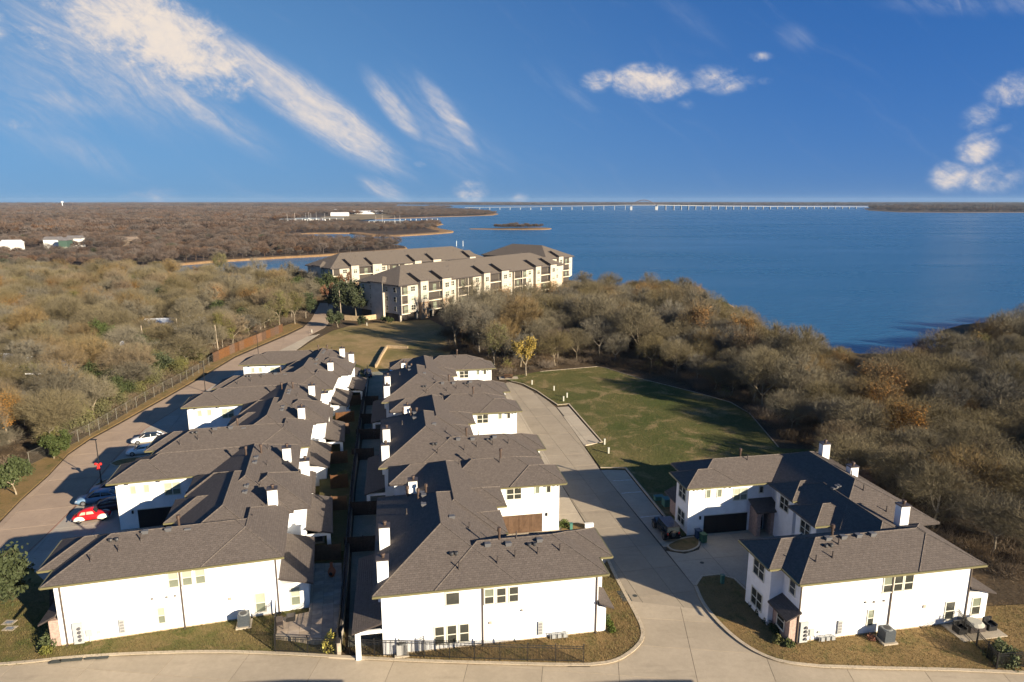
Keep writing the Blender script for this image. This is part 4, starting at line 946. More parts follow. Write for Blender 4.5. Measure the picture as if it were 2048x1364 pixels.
# ---- west row (court and road on the west, rear yards on the east)
l_dorm = [(7.15, 9.6, 13.7), (7.9, 15.9, 19.8)]
l_ridge = ((12.45, 5.0), (13.7, 5.0))
l_rear = [(0, 9.6, 17.65), (9.6, 18.0, 19.7), (18.0, 27.4, 17.6)]
l_det = dict(d2=6.0, bv2=1.5, v0=1.4, wing=18.2, lean=[(-.1, 8.7, 17.65, 20.6, 2.75, 'room'), (9.2, 18.2, 19.7, 22.4, 2.75, 'open'), (20, 26.5, 17.6, 20.4, 2.75, 'open')],
             chim=[(16.7, 9.35, 4.5, 8.6), (19.6, 17.3, .5, 8.3), (17.4, 21.5, 4, 8.5)],
             pipes=[(2.6, 1.2), (4.6, 1.8), (6.2, 2.6), (15.2, 5.2), (16.2, 8.2), (15.3, 12), (16.4, 15), (15.5, 18), (15.2, 23)],
             flues=[(9.1, 3.75), (13.0, 20.5), (14.6, 21.0)], vents=[(6.4, 3.4), (8.3, 3.4), (9.9, 3.4), (13.9, 10.5), (13.9, 12), (14.2, 17.5), (14.2, 19)], rounds=[(3.7, 2.9), (4.2, 2.9)])
l_S = [(9.07, 4.17, .72, 1.45, 'blind'), (10.16, 4.2, .72, 1.42, 'blind'), (11.22, 4.2, .72, 1.42, 'blind'), (7.82, .9, .5, 1.42, 'blind'), (15.95, .6, .78, 1.78, 'blind')]
l_G = [(.55, 4.3, .5, .88, 'blind', 1, False), (1.94, 4.32, .5, .88, 'blind', 1, False), (4.62, 3.75, 1.6, 1.4, 'blind', 2, True)]
LO = (-38.12, 50.26)
def lo_from(tip, ang, tu, tv):    # tip of the near bay eave -> origin of the wall corner
    dx, dy = rot2((tu, tv), ang); return (tip[0] - dx, tip[1] - dy)
lspec = [(LO, 15), (lo_from((-46.42, 80.15), 13, -1.85, 2.45), 13), (lo_from((-50.46, 108.93), 7.5, -1.85, 2.45), 7.5)]
lefts = ['white townhouse pair of the west row nearest the street, pale blinds in its windows', 'middle white townhouse pair of the west row, two white cars at its court', 'white townhouse pair at the far end of the west row, below the pale pavement']
for i in range(3):
    dd = dict(l_det)
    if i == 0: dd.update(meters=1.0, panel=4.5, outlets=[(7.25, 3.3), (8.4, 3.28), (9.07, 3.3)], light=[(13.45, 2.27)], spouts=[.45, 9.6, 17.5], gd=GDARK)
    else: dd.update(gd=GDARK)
    duplex('duplex_house', lefts[i], lspec[i][0], lspec[i][1], False, 17.65, 7.2, 21.55 if i < 2 else 19.6, 8.4, l_dorm if i < 2 else [(7.15, 9.1, 12.8), (7.9, 14.4, 18.0)], l_ridge, [(0, 9.6, 17.65), (9.6, 18.0, 19.7), (18.0, 26.5, 17.6)] if i < 2 else l_rear, 'blind', dd, l_S if i == 0 else [], l_G)

# ---- east house
r_dorm = [(7.3, 8.85, 12.2), (8.4, 14.35, 17.7)]
r_ridge = ((11.55, 3.35), (13.8, 5.5))
r_rear = [(0, 6.4, 16.5), (6.4, 8.0, 14.25), (8.0, 12.4, 18.1), (12.4, 26.0, 18.6)]
r_det = dict(d2=5.9, v0=2.0, wing=17.1, lean=[(-.2, 4.4, 16.5, 19.2, 2.8, 'room')], chim=[(14.5, 6.4, 5, 8.8), (15.9, 15.6, 5, 8.9), (17.1, 22.2, 4.5, 9.0)],
             pipes=[(1.9, 1.1), (3.6, 1.3), (4.9, 2.4), (13.8, 11), (14.6, 14), (14.6, 8.5), (7.0, 21.8)], flues=[(4.9, 3.35), (6.5, 22.6)], vents=[(4.2, 3.0), (5.7, 3.0), (7.2, 3.0), (8.6, 3.0), (11.6, 12.6), (12.0, 12.6)], rounds=[(3.6, 2.3), (4.1, 2.3)],
             meters=.15, gas=1.75, panel=3.75, outlets=[(6.2, 3.22), (7.05, 3.17), (8.0, 3.18)], light=[(12.1, 2.15)], spouts=[.0, 8.66, 16.4], gd=GDARK)
r_S = [(8.2, 3.98, .78, 1.4, 'half'), (9.2, 4.0, .78, 1.4, 'dark'), (10.22, 4.0, .78, 1.38, 'dark'), (6.88, .92, .52, 1.46, 'half'), (14.75, .6, .85, 1.66, 'dark')]
r_G = [(1.08, 4.45, .45, .9, 'half', 1, False), (2.42, 4.45, .45, .86, 'half', 1, False), (4.97, 3.88, 1.6, 1.35, 'blind', 2, True), (7.5, 4.55, .42, .72, 'dark', 1, False)]
east = duplex('duplex_house', 'white townhouse pair standing alone east of the lane, backed by bare woods', (24.25, 50.68), 10, False, 16.5, 6.4, 19.3, 9.0, r_dorm, r_ridge, r_rear, 'dark', r_det, r_S, r_G)
window(east, 17.65, .2, 0, .62, .8, 1.6, 'half')
l1 = [o for o in COL.objects if o.get('label') == lefts[0]][0]
window(l1, 18.95, .3, 0, .6, .72, 1.7, 'blind')
# ------------------------------------------------------------------ apartment blocks by the water
CREAM = mat('apartment_stucco', (.44, .395, .325), .85, var=.1, vscale=.8)
APSTONE = mat('apartment_stone', (.36, .25, .16), .9, base2=(.28, .19, .12), vscale=1.5, bump=.05, bscale=2)
APDARK = mat('balcony_shade', (.05, .042, .036), .8)  # shade of the balconies and open garage level, given as a dark colour
APTRIM = mat('apartment_trim', (.66, .58, .45), .7)
def apartment(label, corner, far, depth, floors, seed, z0=0.0, facade=True, garage=True):
    "long block; corner = near-left ground corner, far = other end of the long sunlit facade"
    c, f = Vector(corner), Vector(far); L = (f - c).length; a = math.atan2(f.y - c.y, f.x - c.x)
    h = thing('apartment_building', label, 'building', (c.x, c.y, z0), a); r = random.Random(seed)
    FH = 2.95; g0 = 2.4 if garage else 0.2; top = g0 + FH * floors; oh = .8
    MB().box(0, L, 0, depth, g0, top).build('wall', CREAM, h)
    if garage:
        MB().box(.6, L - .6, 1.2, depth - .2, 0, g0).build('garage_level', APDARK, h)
        for i in range(int(L // 7)): MB().box(.2 + i * 7, .8 + i * 7, .1, .7, 0, g0).build('pillar', CREAM, h)
    zr = put('roof', hip_mesh(-oh, L + oh, -oh, depth + oh, top + .25, .47, .3, APT_SHINGLE), h)
    # projecting bays with their own roof turn-ups, balconies between them, recess shade painted as dark panels
    x = 0.0; k = 0
    seq = []
    while x < L - 3:
        w = (3.6, 4.4, 3.4, 6.4, 4.2, 3.6, 5.0)[k % 7]; w = min(w, L - x); seq.append((x, w, ('balcony', 'wins', 'bay', 'balcony', 'bay', 'wins', 'balcony')[k % 7])); x += w; k += 1
    for x, w, t in seq:
        if t == 'bay':
            hi = top + 1.15
            b = MB().box(x, x + w, -1.3, -.002, 0 if garage else g0, hi).build('bay', CREAM, h)
            MB().box(x - .02, x + w + .02, -1.33, -.002, 0, g0 + FH).build('stone_facing', APSTONE, b)
            put('bay_roof', uv_roof([(x - .4, -1.8, hi - .05), (x + w + .4, -1.8, hi - .05), (x + w + .4, 3.4, hi + 2.3), (x - .4, 3.4, hi + 2.3), (x - .4, -1.8, hi - .3), (x + w + .4, -1.8, hi - .3), (x + w + .4, 3.4, hi - .3), (x - .4, 3.4, hi - .3)],
                                    [(0, 1, 2, 3), (4, 5, 1, 0), (5, 6, 2, 1), (6, 7, 3, 2), (7, 4, 0, 3), (7, 6, 5, 4)], 1, APT_SHINGLE), b)
        for fl in range(floors):
            z = g0 + fl * FH
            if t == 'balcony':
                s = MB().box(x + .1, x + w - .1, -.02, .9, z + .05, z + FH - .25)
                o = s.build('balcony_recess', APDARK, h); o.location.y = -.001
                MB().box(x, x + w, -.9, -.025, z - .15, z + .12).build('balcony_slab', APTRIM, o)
                mb = MB().box(x + .05, x + w - .05, -.88, -.84, z + 1.05, z + 1.11)
                n = int(w / .28)
                for i in range(n + 1): mb.box(x + .05 + (w - .14) * i / n, x + .085 + (w - .14) * i / n, -.875, -.845, z + .12, z + 1.05)
                mb.build('railing', DARKMETAL, o)
                MB().box(x - .02, x + .28, -.92, -.03, z + .12, z + FH - .2).build('pier', CREAM, o)
                if r.random() < .5: MB().box(x + w * .5, x + w * .5 + 1.5, -.045, -.03, z + .15, z + 2.2).build('patio_door', GLASS_LOW, o)
            else:
                y = -1.3 if t == 'bay' else 0
                window(h, x + w / 2, y, 0, z + .8, min(1.7, w * .45), 1.5, r.choice(('half', 'blind', 'dark')), 2)
    # short end facade towards the road
    for fl in range(floors):
        z = g0 + fl * FH
        for i in range(5): window(h, 0, 2 + i * (depth - 4) / 4, R(-90), z + .8, 1.1, 1.5, ('half', 'dark')[r.random() < .5])
        for v in (4, 12): window(h, L, v, R(90), z + .8, 1.3, 1.5, 'dark', 2)
    e = MB().box(-.9, -.002, depth * .35, depth * .65, 0, top + .5).build('end_bay', CREAM, h)
    put('end_roof', hip_mesh(-1.5, 5, depth * .35 - .5, depth * .65 + .5, top + .75, .47, .25, APT_SHINGLE), e)
    for i in range(16):
        t = r.uniform(.06, .94) * L; v = r.uniform(2, depth - 2); z = top + .25 + .47 * min(t + oh, L + oh - t, v + oh, depth + oh - v)
        put('vent_pipe', vent_pipe_mesh(), h, (t, v, z))
    return h
apartment('long four-storey cream apartment building beside the dry field, stone bays and dark balconies', (-34.8, 205.2), (20.6, 275), 19, 3, 3)
apartment('cream apartment building behind the long one, russet trees in front of it', (-69.5, 258), (-14.2, 312), 19, 3, 5)
apartment('cream apartment building nearest the open lake with end balconies', (15.2, 300), (28.2, 315.5), 38, 3, 8)

# ------------------------------------------------------------------ bridge
BR = mat('bridge_concrete', (.36, .37, .38), .8)
def bridge():
    h = thing('lake_bridge', 'long low white bridge on many piers crossing the far lake with one steel arch', 'bridge', (0, 0, -1))
    # deck line in plan: west end on the peninsula, rising to the arch and falling to the east shore
    pts = [(*g(x_, y_), z_) for x_, y_, z_ in ((930, 418.6, 8), (1050, 418.8, 10.5), (1150, 419.1, 14.5), (1262, 419.3, 19), (1312, 419.3, 19), (1400, 418.6, 15), (1550, 417.8, 11), (1735, 417, 8))]
    MBd = MB()
    for p, q in zip(pts, pts[1:]):
        d = Vector((q[0] - p[0], q[1] - p[1])).normalized(); n = Vector((-d.y, d.x)) * 6
        k = len(MBd.v)
        for c in (p, q):
            for s_, z in ((-1, 0), (1, 0), (1, 1.6), (-1, 1.6)): MBd.v.append((c[0] + n.x * s_, c[1] + n.y * s_, c[2] + z))
        MBd.f += [(k, k + 4, k + 5, k + 1), (k + 1, k + 5, k + 6, k + 2), (k + 2, k + 6, k + 7, k + 3), (k + 3, k + 7, k + 4, k)]
    MBd.build('deck', BR, h)
    def at(s):
        tot = [0]
        for p, q in zip(pts, pts[1:]): tot.append(tot[-1] + math.dist(p[:2], q[:2]))
        for i in range(len(pts) - 1):
            if tot[i] <= s <= tot[i + 1]: t = (s - tot[i]) / (tot[i + 1] - tot[i]); return [pts[i][j] * (1 - t) + pts[i + 1][j] * t for j in range(3)], math.atan2(pts[i + 1][1] - pts[i][1], pts[i + 1][0] - pts[i][0])
    s = 20; pier = shared('pier', lambda: MB().box(-1.0, 1.0, -3.6, 3.6, 0, 1).mesh('pier', BR))
    while s < sum(math.dist(p[:2], q[:2]) for p, q in zip(pts, pts[1:])) - 30:
        p, a = at(s)
        if not pts[3][0] - 4 < p[0] < pts[4][0] + 4: put('pier', pier, h, (p[0], p[1], 0), a, (1, 1, p[2] + .5))
        s += 44 if s < 900 else 40
    for x, y in (pts[3][:2], pts[4][:2]):
        MB().prism([(x - 4.5, y - 5), (x + 4.5, y - 5), (x + 4.5, y + 5), (x - 4.5, y + 5)], 0, 14).build('arch_abutment', BR, h)
    mb = MB(); P0, P1 = Vector((*pts[3][:2], 18)), Vector((*pts[4][:2], 18)); nv = Vector((.29, .95, 0))
    for sd_ in (-5, 5):
        prev = None
        for i in range(17):
            t = i / 16; q = P0.lerp(P1, t) + nv * sd_ + Vector((0, 0, 22 * (1 - (2 * t - 1) ** 2)))
            if prev is not None: mb.tube(prev, q, 1.5, 1.5, 5); 
            if prev is not None and 0 < i < 16: mb.tube(q, (q.x, q.y, 20), .3, .3, 4)
            prev = q
    mb.build('arch', mat('arch_steel', (.10, .08, .085), .6), h)
bridge()
# water tower on the horizon
wt = thing('water_tower', 'pale water tower standing on the wooded horizon', 'water tower', (-2420, 3680, 0))
mb = MB()
prof = [(1.8, 0), (1.6, 18), (1.8, 23), (5, 25), (6.4, 28), (6, 31), (3.5, 33), (.3, 33.5)]
for (r0, z0), (r1, z1) in zip(prof, prof[1:]): mb.tube((0, 0, z0), (0, 0, z1), r0, r1, 14, caps=False)
mb.build('tank', mat('tower_white', (.75, .76, .78), .6), wt, smooth=True)

# ------------------------------------------------------------------ far houses, sheds, marina
def simple_house(label, x, y, rz, w, d, hgt, wallm, roofm, group=None, k=.4, name='house', wins=3, cat='house'):
    h = thing(name, label, cat, (x, y, 0), R(rz), group)
    MB().box(-w / 2, w / 2, -d / 2, d / 2, 0, hgt).build('wall', wallm, h)
    zr = hgt + k * d / 2
    v = [(-w / 2 - .5, -d / 2 - .5, hgt - .1), (w / 2 + .5, -d / 2 - .5, hgt - .1), (w / 2 + .5, d / 2 + .5, hgt - .1), (-w / 2 - .5, d / 2 + .5, hgt - .1), (-w / 2 - .5, 0, zr + .1), (w / 2 + .5, 0, zr + .1)]
    me = bpy.data.meshes.new('roof'); me.from_pydata(v, [], [(0, 1, 5, 4), (2, 3, 4, 5), (1, 2, 5), (3, 0, 4), (3, 2, 1, 0)]); me.materials.append(roofm); me.update()
    put('roof', me, h)
    MB().prism([(0, 0), (0, 0.001), (0.001, 0)], 0, .01)
    for i in range(wins): window(h, -w / 2 + w * (i + .5) / wins, -d / 2, 0, 1.0, 1.1, 1.2, 'dark', 2)
    return h
PALEW = mat('siding_white', (.72, .72, .70), .7, var=.06); GREYR = mat('grey_roof', (.16, .15, .15), .9, var=.2, vscale=.6); TANR = mat('tan_roof', (.22, .17, .13), .9, var=.2, vscale=.6); METALR = mat('pale_metal_roof', (.62, .64, .66), .5, spec=.5)
def hz(x, y): return g(x, y)
fh = [((26, 500), 12, 'white house with a pale roof half behind trees at the left edge', PALEW, METALR), ((110, 497), 11, 'white two-storey house among bare trees on the left, grey roof', PALEW, GREYR), ((153, 494), 10, 'white house beside the green one with a pale tall gable', PALEW, GREYR), ((133, 499), 6, 'small dark green house between two white houses', mat('green_siding', (.05, .09, .07), .7), GREYR), ((262, 492), 10, 'low tan house at the clearing behind the bare trees', mat('tan_siding', (.3, .24, .18), .8), TANR)]
for (p, w, lb, wm_, rm_) in fh: x, y = hz(*p); simple_house(lb, x, y, 12, w, 10, 7.2 if 'two' in lb or 'tall' in lb else 5.6, wm_, rm_)
sh = [((205, 706), 9, 'white shed roof glimpsed behind the bare trunks above the chain link fence'), ((400, 648), 8, 'small white house with a gable under bare trees near the road bend'), ((330, 652), 9, 'pale mobile home among the grey trees'), ((88, 655), 9, 'pale roof hidden deep in the left woods'), ((130, 745), 6, 'little white hut in the brown undergrowth'), ((15, 730), 8, 'white trailer at the left edge of the woods')]
for i, (p, w, lb) in enumerate(sh): x, y = hz(p[0], p[1] + 12); simple_house(lb, x, y, (20, -30, 10, 40, 5, -15)[i], w, 5, 3.0, PALEW, METALR, name='shed' if 'house' not in lb else 'house', cat='shed' if 'house' not in lb else 'house', wins=2)
for i, (p, w, lb) in enumerate([((680, 432), 60, 'white warehouse in the clearing beyond the marina, the smaller one'), ((735, 428), 120, 'long white warehouse beyond the marina clearing'), ((665, 424), 40, 'tan hangar behind the white warehouses')]):
    x, y = hz(*p); simple_house(lb, x, y, 8, w * .7, 20, 5, PALEW if i < 2 else mat('tan_siding', (.3, .24, .18), .8), METALR, name='warehouse', wins=5, cat='warehouse')
MAR = mat('dock_roof', (.24, .29, .34), .5, spec=.5)
for i, (p, w, lb) in enumerate([((640, 440), 90, 'long pale covered dock in the left marina basin'), ((600, 442), 70, 'shorter covered dock at the left end of the marina'), ((775, 446), 60, 'blue-grey boat dock by the campground'), ((838, 441), 70, 'dark covered dock at the tip of the campground')]):
    x, y = hz(*p); dk = thing('boat_dock', lb, 'dock', (x, y, 0), R(6))
    MB().box(-w / 2, w / 2, -6, 6, 3.4, 4.0).build('roof', MAR if i != 3 else mat('dock_dark', (.09, .09, .10), .7), dk)
    for j in range(8): MB().box(-w / 2 + w * j / 7 - .4, -w / 2 + w * j / 7 + .4, -5.6, -5.1, -1.5, 3.4).build('post', PALEW, dk)
SAIL = shared('hull', lambda: MB().prism([(-6, 0), (-3, -1.7), (5, -1.6), (6, 0), (5, 1.6), (-3, 1.7)], -.6, 1.1).box(-1.5, 3, -1, 1, 1.1, 2.0).mesh('hull', PALEW)); MAST = shared('mast', lambda: MB().tube((0, 0, 1), (0, 0, 14), .16, .1, 5).mesh('mast', PALEW))
for i, p in enumerate([(612, 440), (622, 441), (618, 438), (633, 439), (650, 441), (590, 441), (575, 442.5), (790, 449), (800, 447.5), (765, 448), (752, 450)]):
    x, y = hz(*p); b = thing('moored_boat', 'small white boat moored at the distant marina', 'boat', (x, y, 0), R(80 + i * 7), 'boats moored at the marina'); put('hull', SAIL, b); put('mast', MAST, b)
for p, lb in (((913, 490), 'left of the two white marker posts standing in the lake'), ((926, 490), 'right of the two white marker posts standing in the lake')):
    x, y = g(*p); MB().tube((x, y, -1.6), (x, y, 3.2), .22, .18, 8).tube((x, y, 3.2), (x, y, 3.6), .3, .05, 8).build('marker_post', PALEW, label=lb, cat='marker post')
# ------------------------------------------------------------------ woods
RW = px((1002, 748), (1080, 738), (1195, 726), (1290, 748), (1400, 778), (1500, 816), (1570, 884), (1650, 898)) + [(37, 80), (46, 76), (48, 60), (52, 58), (66, 64), (110, 66), (170, 120), (190, 205)] + px((2048, 672), (1995, 695), (1950, 716), (1900, 728), (1830, 748), (1760, 774), (1690, 750), (1600, 726), (1500, 682), (1440, 646), (1400, 610), (1330, 592), (1250, 588), (1160, 588)) + [(30, 262), (0, 222), (-14, 203), (-19, 188), (-17, 165)]
LWp = px((-300, 990), (-60, 960), (50, 925), (134, 886), (234, 829), (309, 784), (390, 742), (425, 716), (560, 650), (596, 640), (618, 622), (640, 596)) + [(-66, 262), (-92, 300), (-130, 310), (-220, 330), (-330, 330), (-330, 120), (-200, 78)]
def sample(poly, dmin, n, seed, margin=1.5, avoid=()):
    r = np.random.default_rng(seed); xs, ys = zip(*poly); pts = []; grid = {}
    for _ in range(n):
        p = (r.uniform(min(xs), max(xs)), r.uniform(min(ys), max(ys)))
        if not inside(p, poly) or any((p[0] - a) ** 2 + (p[1] - b) ** 2 < c * c for a, b, c in avoid): continue
        c = (int(p[0] // dmin), int(p[1] // dmin))
        if any((p[0] - q[0]) ** 2 + (p[1] - q[1]) ** 2 < dmin * dmin for i in (-1, 0, 1) for j in (-1, 0, 1) for q in grid.get((c[0] + i, c[1] + j), ())): continue
        if dist_edge(p, poly) < margin: continue
        grid.setdefault(c, []).append(p); pts.append(p)
    return pts
hut = [(*g(p[0], p[1] + 12), 5.5) for p, w, lb in sh] + [(*g(p[0], p[1] + 26), 4.5) for p, w, lb in sh]
rp = sorted(sample(RW, 4.6, 12000, 5), key=lambda p: p[0] ** 2 + p[1] ** 2)
lp = sorted(sample(LWp, 5.0, 30000, 6, avoid=hut), key=lambda p: p[0] ** 2 + p[1] ** 2)
def in_view(p): return abs(p[0]) < .80 * p[1] + 6
rr_ = np.random.default_rng(3); SPT, SR, SS, SI = [], [], [], []
KIND = [('bare_tree', BARE, 'tree'), ('brown_leaved_tree', BROWN, 'tree'), ('olive_leaved_tree', OLIVE, 'tree'), ('evergreen_tree', EVER[:1], 'tree')]
LAB = {('bare_tree', 0): ('grey-brown leafless tree in the woods along the lake shore', 'leafless trees of the lakeside woods'), ('bare_tree', 1): ('grey leafless tree in the woods west of the road', 'leafless trees of the western woods'),
       ('brown_leaved_tree', 0): ('tree keeping rusty brown leaves in the lakeside woods', 'rusty brown trees of the lakeside woods'), ('brown_leaved_tree', 1): ('tree keeping rusty brown leaves in the western woods', 'rusty brown trees of the western woods'),
       ('olive_leaved_tree', 0): ('tree with thin olive yellow leaves in the lakeside woods', 'olive leaved trees of the lakeside woods'), ('olive_leaved_tree', 1): ('tree with thin olive yellow leaves in the western woods', 'olive leaved trees of the western woods'),
       ('evergreen_tree', 0): ('dark evergreen tree in the lakeside woods', 'evergreens of the lakeside woods'), ('evergreen_tree', 1): ('dark evergreen tree in the western woods', 'evergreens of the western woods')}
ALLP = BARE + BROWN + OLIVE + EVER[:1]
nt = [0, 0]
for side, pts in ((0, rp), (1, lp)):
    for p in pts:
        u = rr_.random()
        k = 0 if u < (.83, .80)[side] else 1 if u < (.945, .88)[side] else 2 if u < (.98, .955)[side] else 3
        i = int(rr_.choice([0, 1, 2, 3, 4, 5, 7, 0, 2, 5, 6, 1] if side == 0 else [0, 1, 2, 3, 3, 5, 7, 0, 2, 5, 4, 0])); s = float(rr_.uniform(.70, 1.15)) * (.86 if side == 0 and p[1] < 150 else 1.0); rz = float(rr_.uniform(0, 6.28)); sz = s * float(rr_.uniform(.82, 1.18))
        if side == 1: s *= .92; sz *= .80
        if side == 0 and p[0] > 40 and p[1] < 100: sz *= .8
        if side == 0 and p[1] > 205: s *= .85; sz *= .78
        nm, pr, ct = KIND[k]
        if in_view(p) and nt[side] < (185, 165)[side]:
            nt[side] += 1; lb, gr = LAB[(nm, side)]
            tree(nm, pr, i, p[0], p[1], s, rz, lb, ct, gr, sz, -.03)
        else:
            base = {0: 0, 1: len(BARE), 2: len(BARE) + 2, 3: len(BARE) + 4}[k]
            SPT.append((p[0], p[1], -.03)); SR.append(rz); SS.append((s, s, sz)); SI.append(base + i % len(pr))
scatter('mixed_woods', 'mixed winter woods behind the nearer trees', SPT, SR, SS, proto_col('grown_mixed_woods', ALLP), SI)
print('trees', nt, len(SPT))
# undergrowth: low twiggy brush and bamboo-green shrubs
def brush(seed, H, RAD, n, m, lm=None, nl=0):
    r = np.random.default_rng(seed); b = np.zeros((n, 3)); b[:, :2] = r.normal(0, RAD * .4, (n, 2)); d = np.column_stack([r.normal(0, .55, n), r.normal(0, .55, n), r.uniform(.5, 1.2, n)])
    b += d * r.uniform(0, H * .6, n)[:, None] * .6
    V, F = twig_tris(r, b, d, r.uniform(.3, .75, n) * H * .6, r.uniform(.02, .05, n)); mats = [m]; MI = np.zeros(len(F), int)
    if nl:
        p = np.column_stack([r.normal(0, RAD * .45, nl), r.normal(0, RAD * .45, nl), np.abs(r.normal(.5, .28, nl)) * H]); a, f = leaf_quads(r, p, .13); f = np.concatenate([f[:, [0, 1, 2]], f[:, [0, 2, 3]]])
        MI = np.concatenate([MI, np.ones(len(f), int)]); F = np.concatenate([F, f + len(V)]); V = np.concatenate([V, a]); mats.append(lm)
    return np_mesh('brush', V, F, mats, MI)
DIMTWIG = mat('brush_twigs', (.135, .10, .066), .95, objrand=.3)
BAMBOO = mat('bamboo_leaves', (.105, .102, .036), .8, objrand=.2)
BR_ = [brush(1, 2.2, 1.9, 900, DIMTWIG), brush(2, 1.6, 2.2, 900, DIMTWIG), brush(3, 2.4, 1.7, 600, DIMTWIG, OLIVELEAF, 260)]
up = sample(RW, 2.6, 14000, 15, .3) + sample(LWp, 3.0, 26000, 16, .5, hut)
scatter('undergrowth', 'low brown brush under the bare trees', [(a, b, 0) for a, b in up], rr_.uniform(0, 6.28, len(up)), [(s, s, s * t) for s, t in zip(rr_.uniform(.7, 1.5, len(up)), rr_.uniform(.6, 1.3, len(up)))], proto_col('grown_brush', BR_), rr_.choice([0, 1, 2], len(up), p=[.48, .44, .08]))
BAM = [brush(7, 3.6, 1.5, 500, TWIG, BAMBOO, 1100), brush(8, 3.0, 1.7, 500, TWIG, BAMBOO, 1000)]
fl = px((134, 886), (180, 862), (234, 829), (309, 784), (392, 738), (428, 712))
n = 0
for a, b in zip(fl, fl[1:]):
    L = math.dist(a, b)
    for i in range(int(L / 1.25)):
        t = (i + rr_.random()) / (L / 1.25); o = rr_.uniform(.8, 5.0); d = Vector((b[0] - a[0], b[1] - a[1])).normalized()
        put('bamboo_clump', BAM[n % 2], None, (a[0] + d.x * L * t - d.y * o, a[1] + d.y * L * t + d.x * o, 0), rr_.uniform(0, 6), (1, 1, rr_.uniform(.7, 1.2)), 'yellow-green bamboo clump growing against the chain link fence', 'bamboo', 'bamboo along the chain link fence'); n += 1
# single trees people would point at
def at(x, y): return g(x, y)
def one(nm, pr, i, p, s, lb, sz=None, cat='tree', grp=None): x, y = at(*p); return tree(nm, pr, i, x, y, s, random.uniform(0, 6), lb, cat, grp, sz)
one('yellow_tree', YELLOW, 0, (1052, 752), 1.12, 'slender tree in full yellow leaf at the edge of the field')
x, y = g(-2, 1258); tree('live_oak', EVER, 2, x - .6, y + .4, .98, 1.0, 'round olive green live oak on the corner lawn beside the meter covers', 'tree')
one('live_oak', EVER, 1, (33, 990), 1.05, 'small round green oak on the grass verge, left of the road')
one('live_oak', EVER, 1, (108, 918), .78, 'little forked green tree by the end of the chain link fence')
for p, i, s, lb in (((680, 628), 0, 1.25, 'big dark live oak left of the long apartment building, largest of the cluster'), ((712, 632), 0, 1.3, 'big dark live oak against the end wall of the long apartment building'), ((655, 600), 0, 1.15, 'dark evergreen deeper along the road by the rear apartments'), ((612, 636), 2, 1.1, 'green evergreen tree at the inside of the road bend'), ((600, 600), 0, 1.0, 'dark evergreen behind the one at the road bend'),
                    ((676, 655), 1, 1.0, 'small round green tree beside the road before the stone wall'), ((722, 652), 1, .62, 'low round green bush on the dry field before the stone wall')):
    one('evergreen_tree' if 'bush' not in lb else 'green_bush', EVER, i, p, s, lb, cat='tree' if 'bush' not in lb else 'bush')
for p, s, lb in (((690, 596), 1.15, 'russet bare tree in front of the rear apartment wall, the redder one'), ((657, 612), .95, 'pinkish russet tree at the left end of the rear apartments'), ((828, 560), 1.0, 'russet tree between the two apartment roofs'), ((925, 545), .95, 'russet tree at the right end of the rear apartments')):
    one('russet_tree', RUSSET, 0, p, s, lb)
for p, s, lb in (((560, 655), 1.0, 'pale yellowish cottonwood by the brown board fence, the tallest'), ((590, 648), .9, 'pale cottonwood right of the tallest one by the road'), ((445, 695), .85, 'thin yellow-leaved tree at the near end of the board fence'), ((440, 556), 1.1, 'pale yellow willow at the edge of the lagoon')):
    one('cottonwood', OLIVE, 0, p, s, lb, 1.15 * s)
one('bare_tree', BARE, 4, (1163, 585), .95, 'lone dark leafless tree at the right end of the apartments by the water')
one('golden_tree', [make_tree(81, 8, 4.2, 2200, 2600, mat('golden_leaves', (.30, .19, .05), .8), .16)], 0, (1960, 735), 1.0, 'golden brown tree by the small beach on the right')
sx = [((770, 646), 'dark green shrub before the garage opening of the apartments'), ((783, 648), 'dark green shrub beside the corner pillar of the apartments')]
for p, lb in sx: one('green_bush', EVER, 1, p, .42, lb, cat='bush')

# ------------------------------------------------------------------ far woods
def grove(seed, n, Rg, hh, tw, L, W_):
    r = np.random.default_rng(seed); VV, FF = [], []; off = 0
    for _ in range(n):
        c = np.array([*r.uniform(-Rg, Rg, 2), 0]); H = hh * r.uniform(.7, 1.15); rad = H * .42; m = tw
        dirs = r.normal(0, 1, (m, 3)); dirs /= np.linalg.norm(dirs, axis=1)[:, None]; dirs[:, 2] = dirs[:, 2] * .62
        rr = rad * r.uniform(.25, 1, m)[:, None] ** .6
        p = c + np.array([0, 0, H * .60]) + dirs * rr * np.array([1, 1, .9]); d = dirs + r.normal(0, .5, (m, 3)); d[:, 2] += .5
        V, F = twig_tris(r, p, d, r.uniform(.6, 1.4, m) * L, r.uniform(.6, 1.4, m) * W_); VV.append(V); FF.append(F + off); off += len(V)
        V, F = seg_mesh([(c, c + np.array([0, 0, H * .55]), .22, .12, 0)], 0, 0, 3); F = np.concatenate([F[:, [0, 1, 2]], F[:, [0, 2, 3]]]); VV.append(V); FF.append(F + off); off += len(V)
    return np.concatenate(VV), np.concatenate(FF)
FARM = [TWIG_FAR, mat('far_russet', (.10, .062, .04), .95, objrand=.25), mat('far_green', (.045, .052, .03), .95, objrand=.2), mat('far_grey', (.095, .08, .068), .95, objrand=.2)]
mids_ = []
for i, mm in enumerate((0, 0, 0, 1, 2, 3)):
    V, F = grove(100 + i, 1, .1, 9.5, 900, 1.3, .13); mids_.append((np_mesh('mid_tree', V, F, [FARM[mm]]),))
fars = []
for i, mm in enumerate((0, 0, 0, 1, 3)):
    V, F = grove(200 + i, 9, 14, 10, 150, 2.4, .5); fars.append((np_mesh('grove', V, F, [FARM[mm]]),))
MIDC, FARC = proto_col('grown_mid', mids_), proto_col('grown_far', fars)
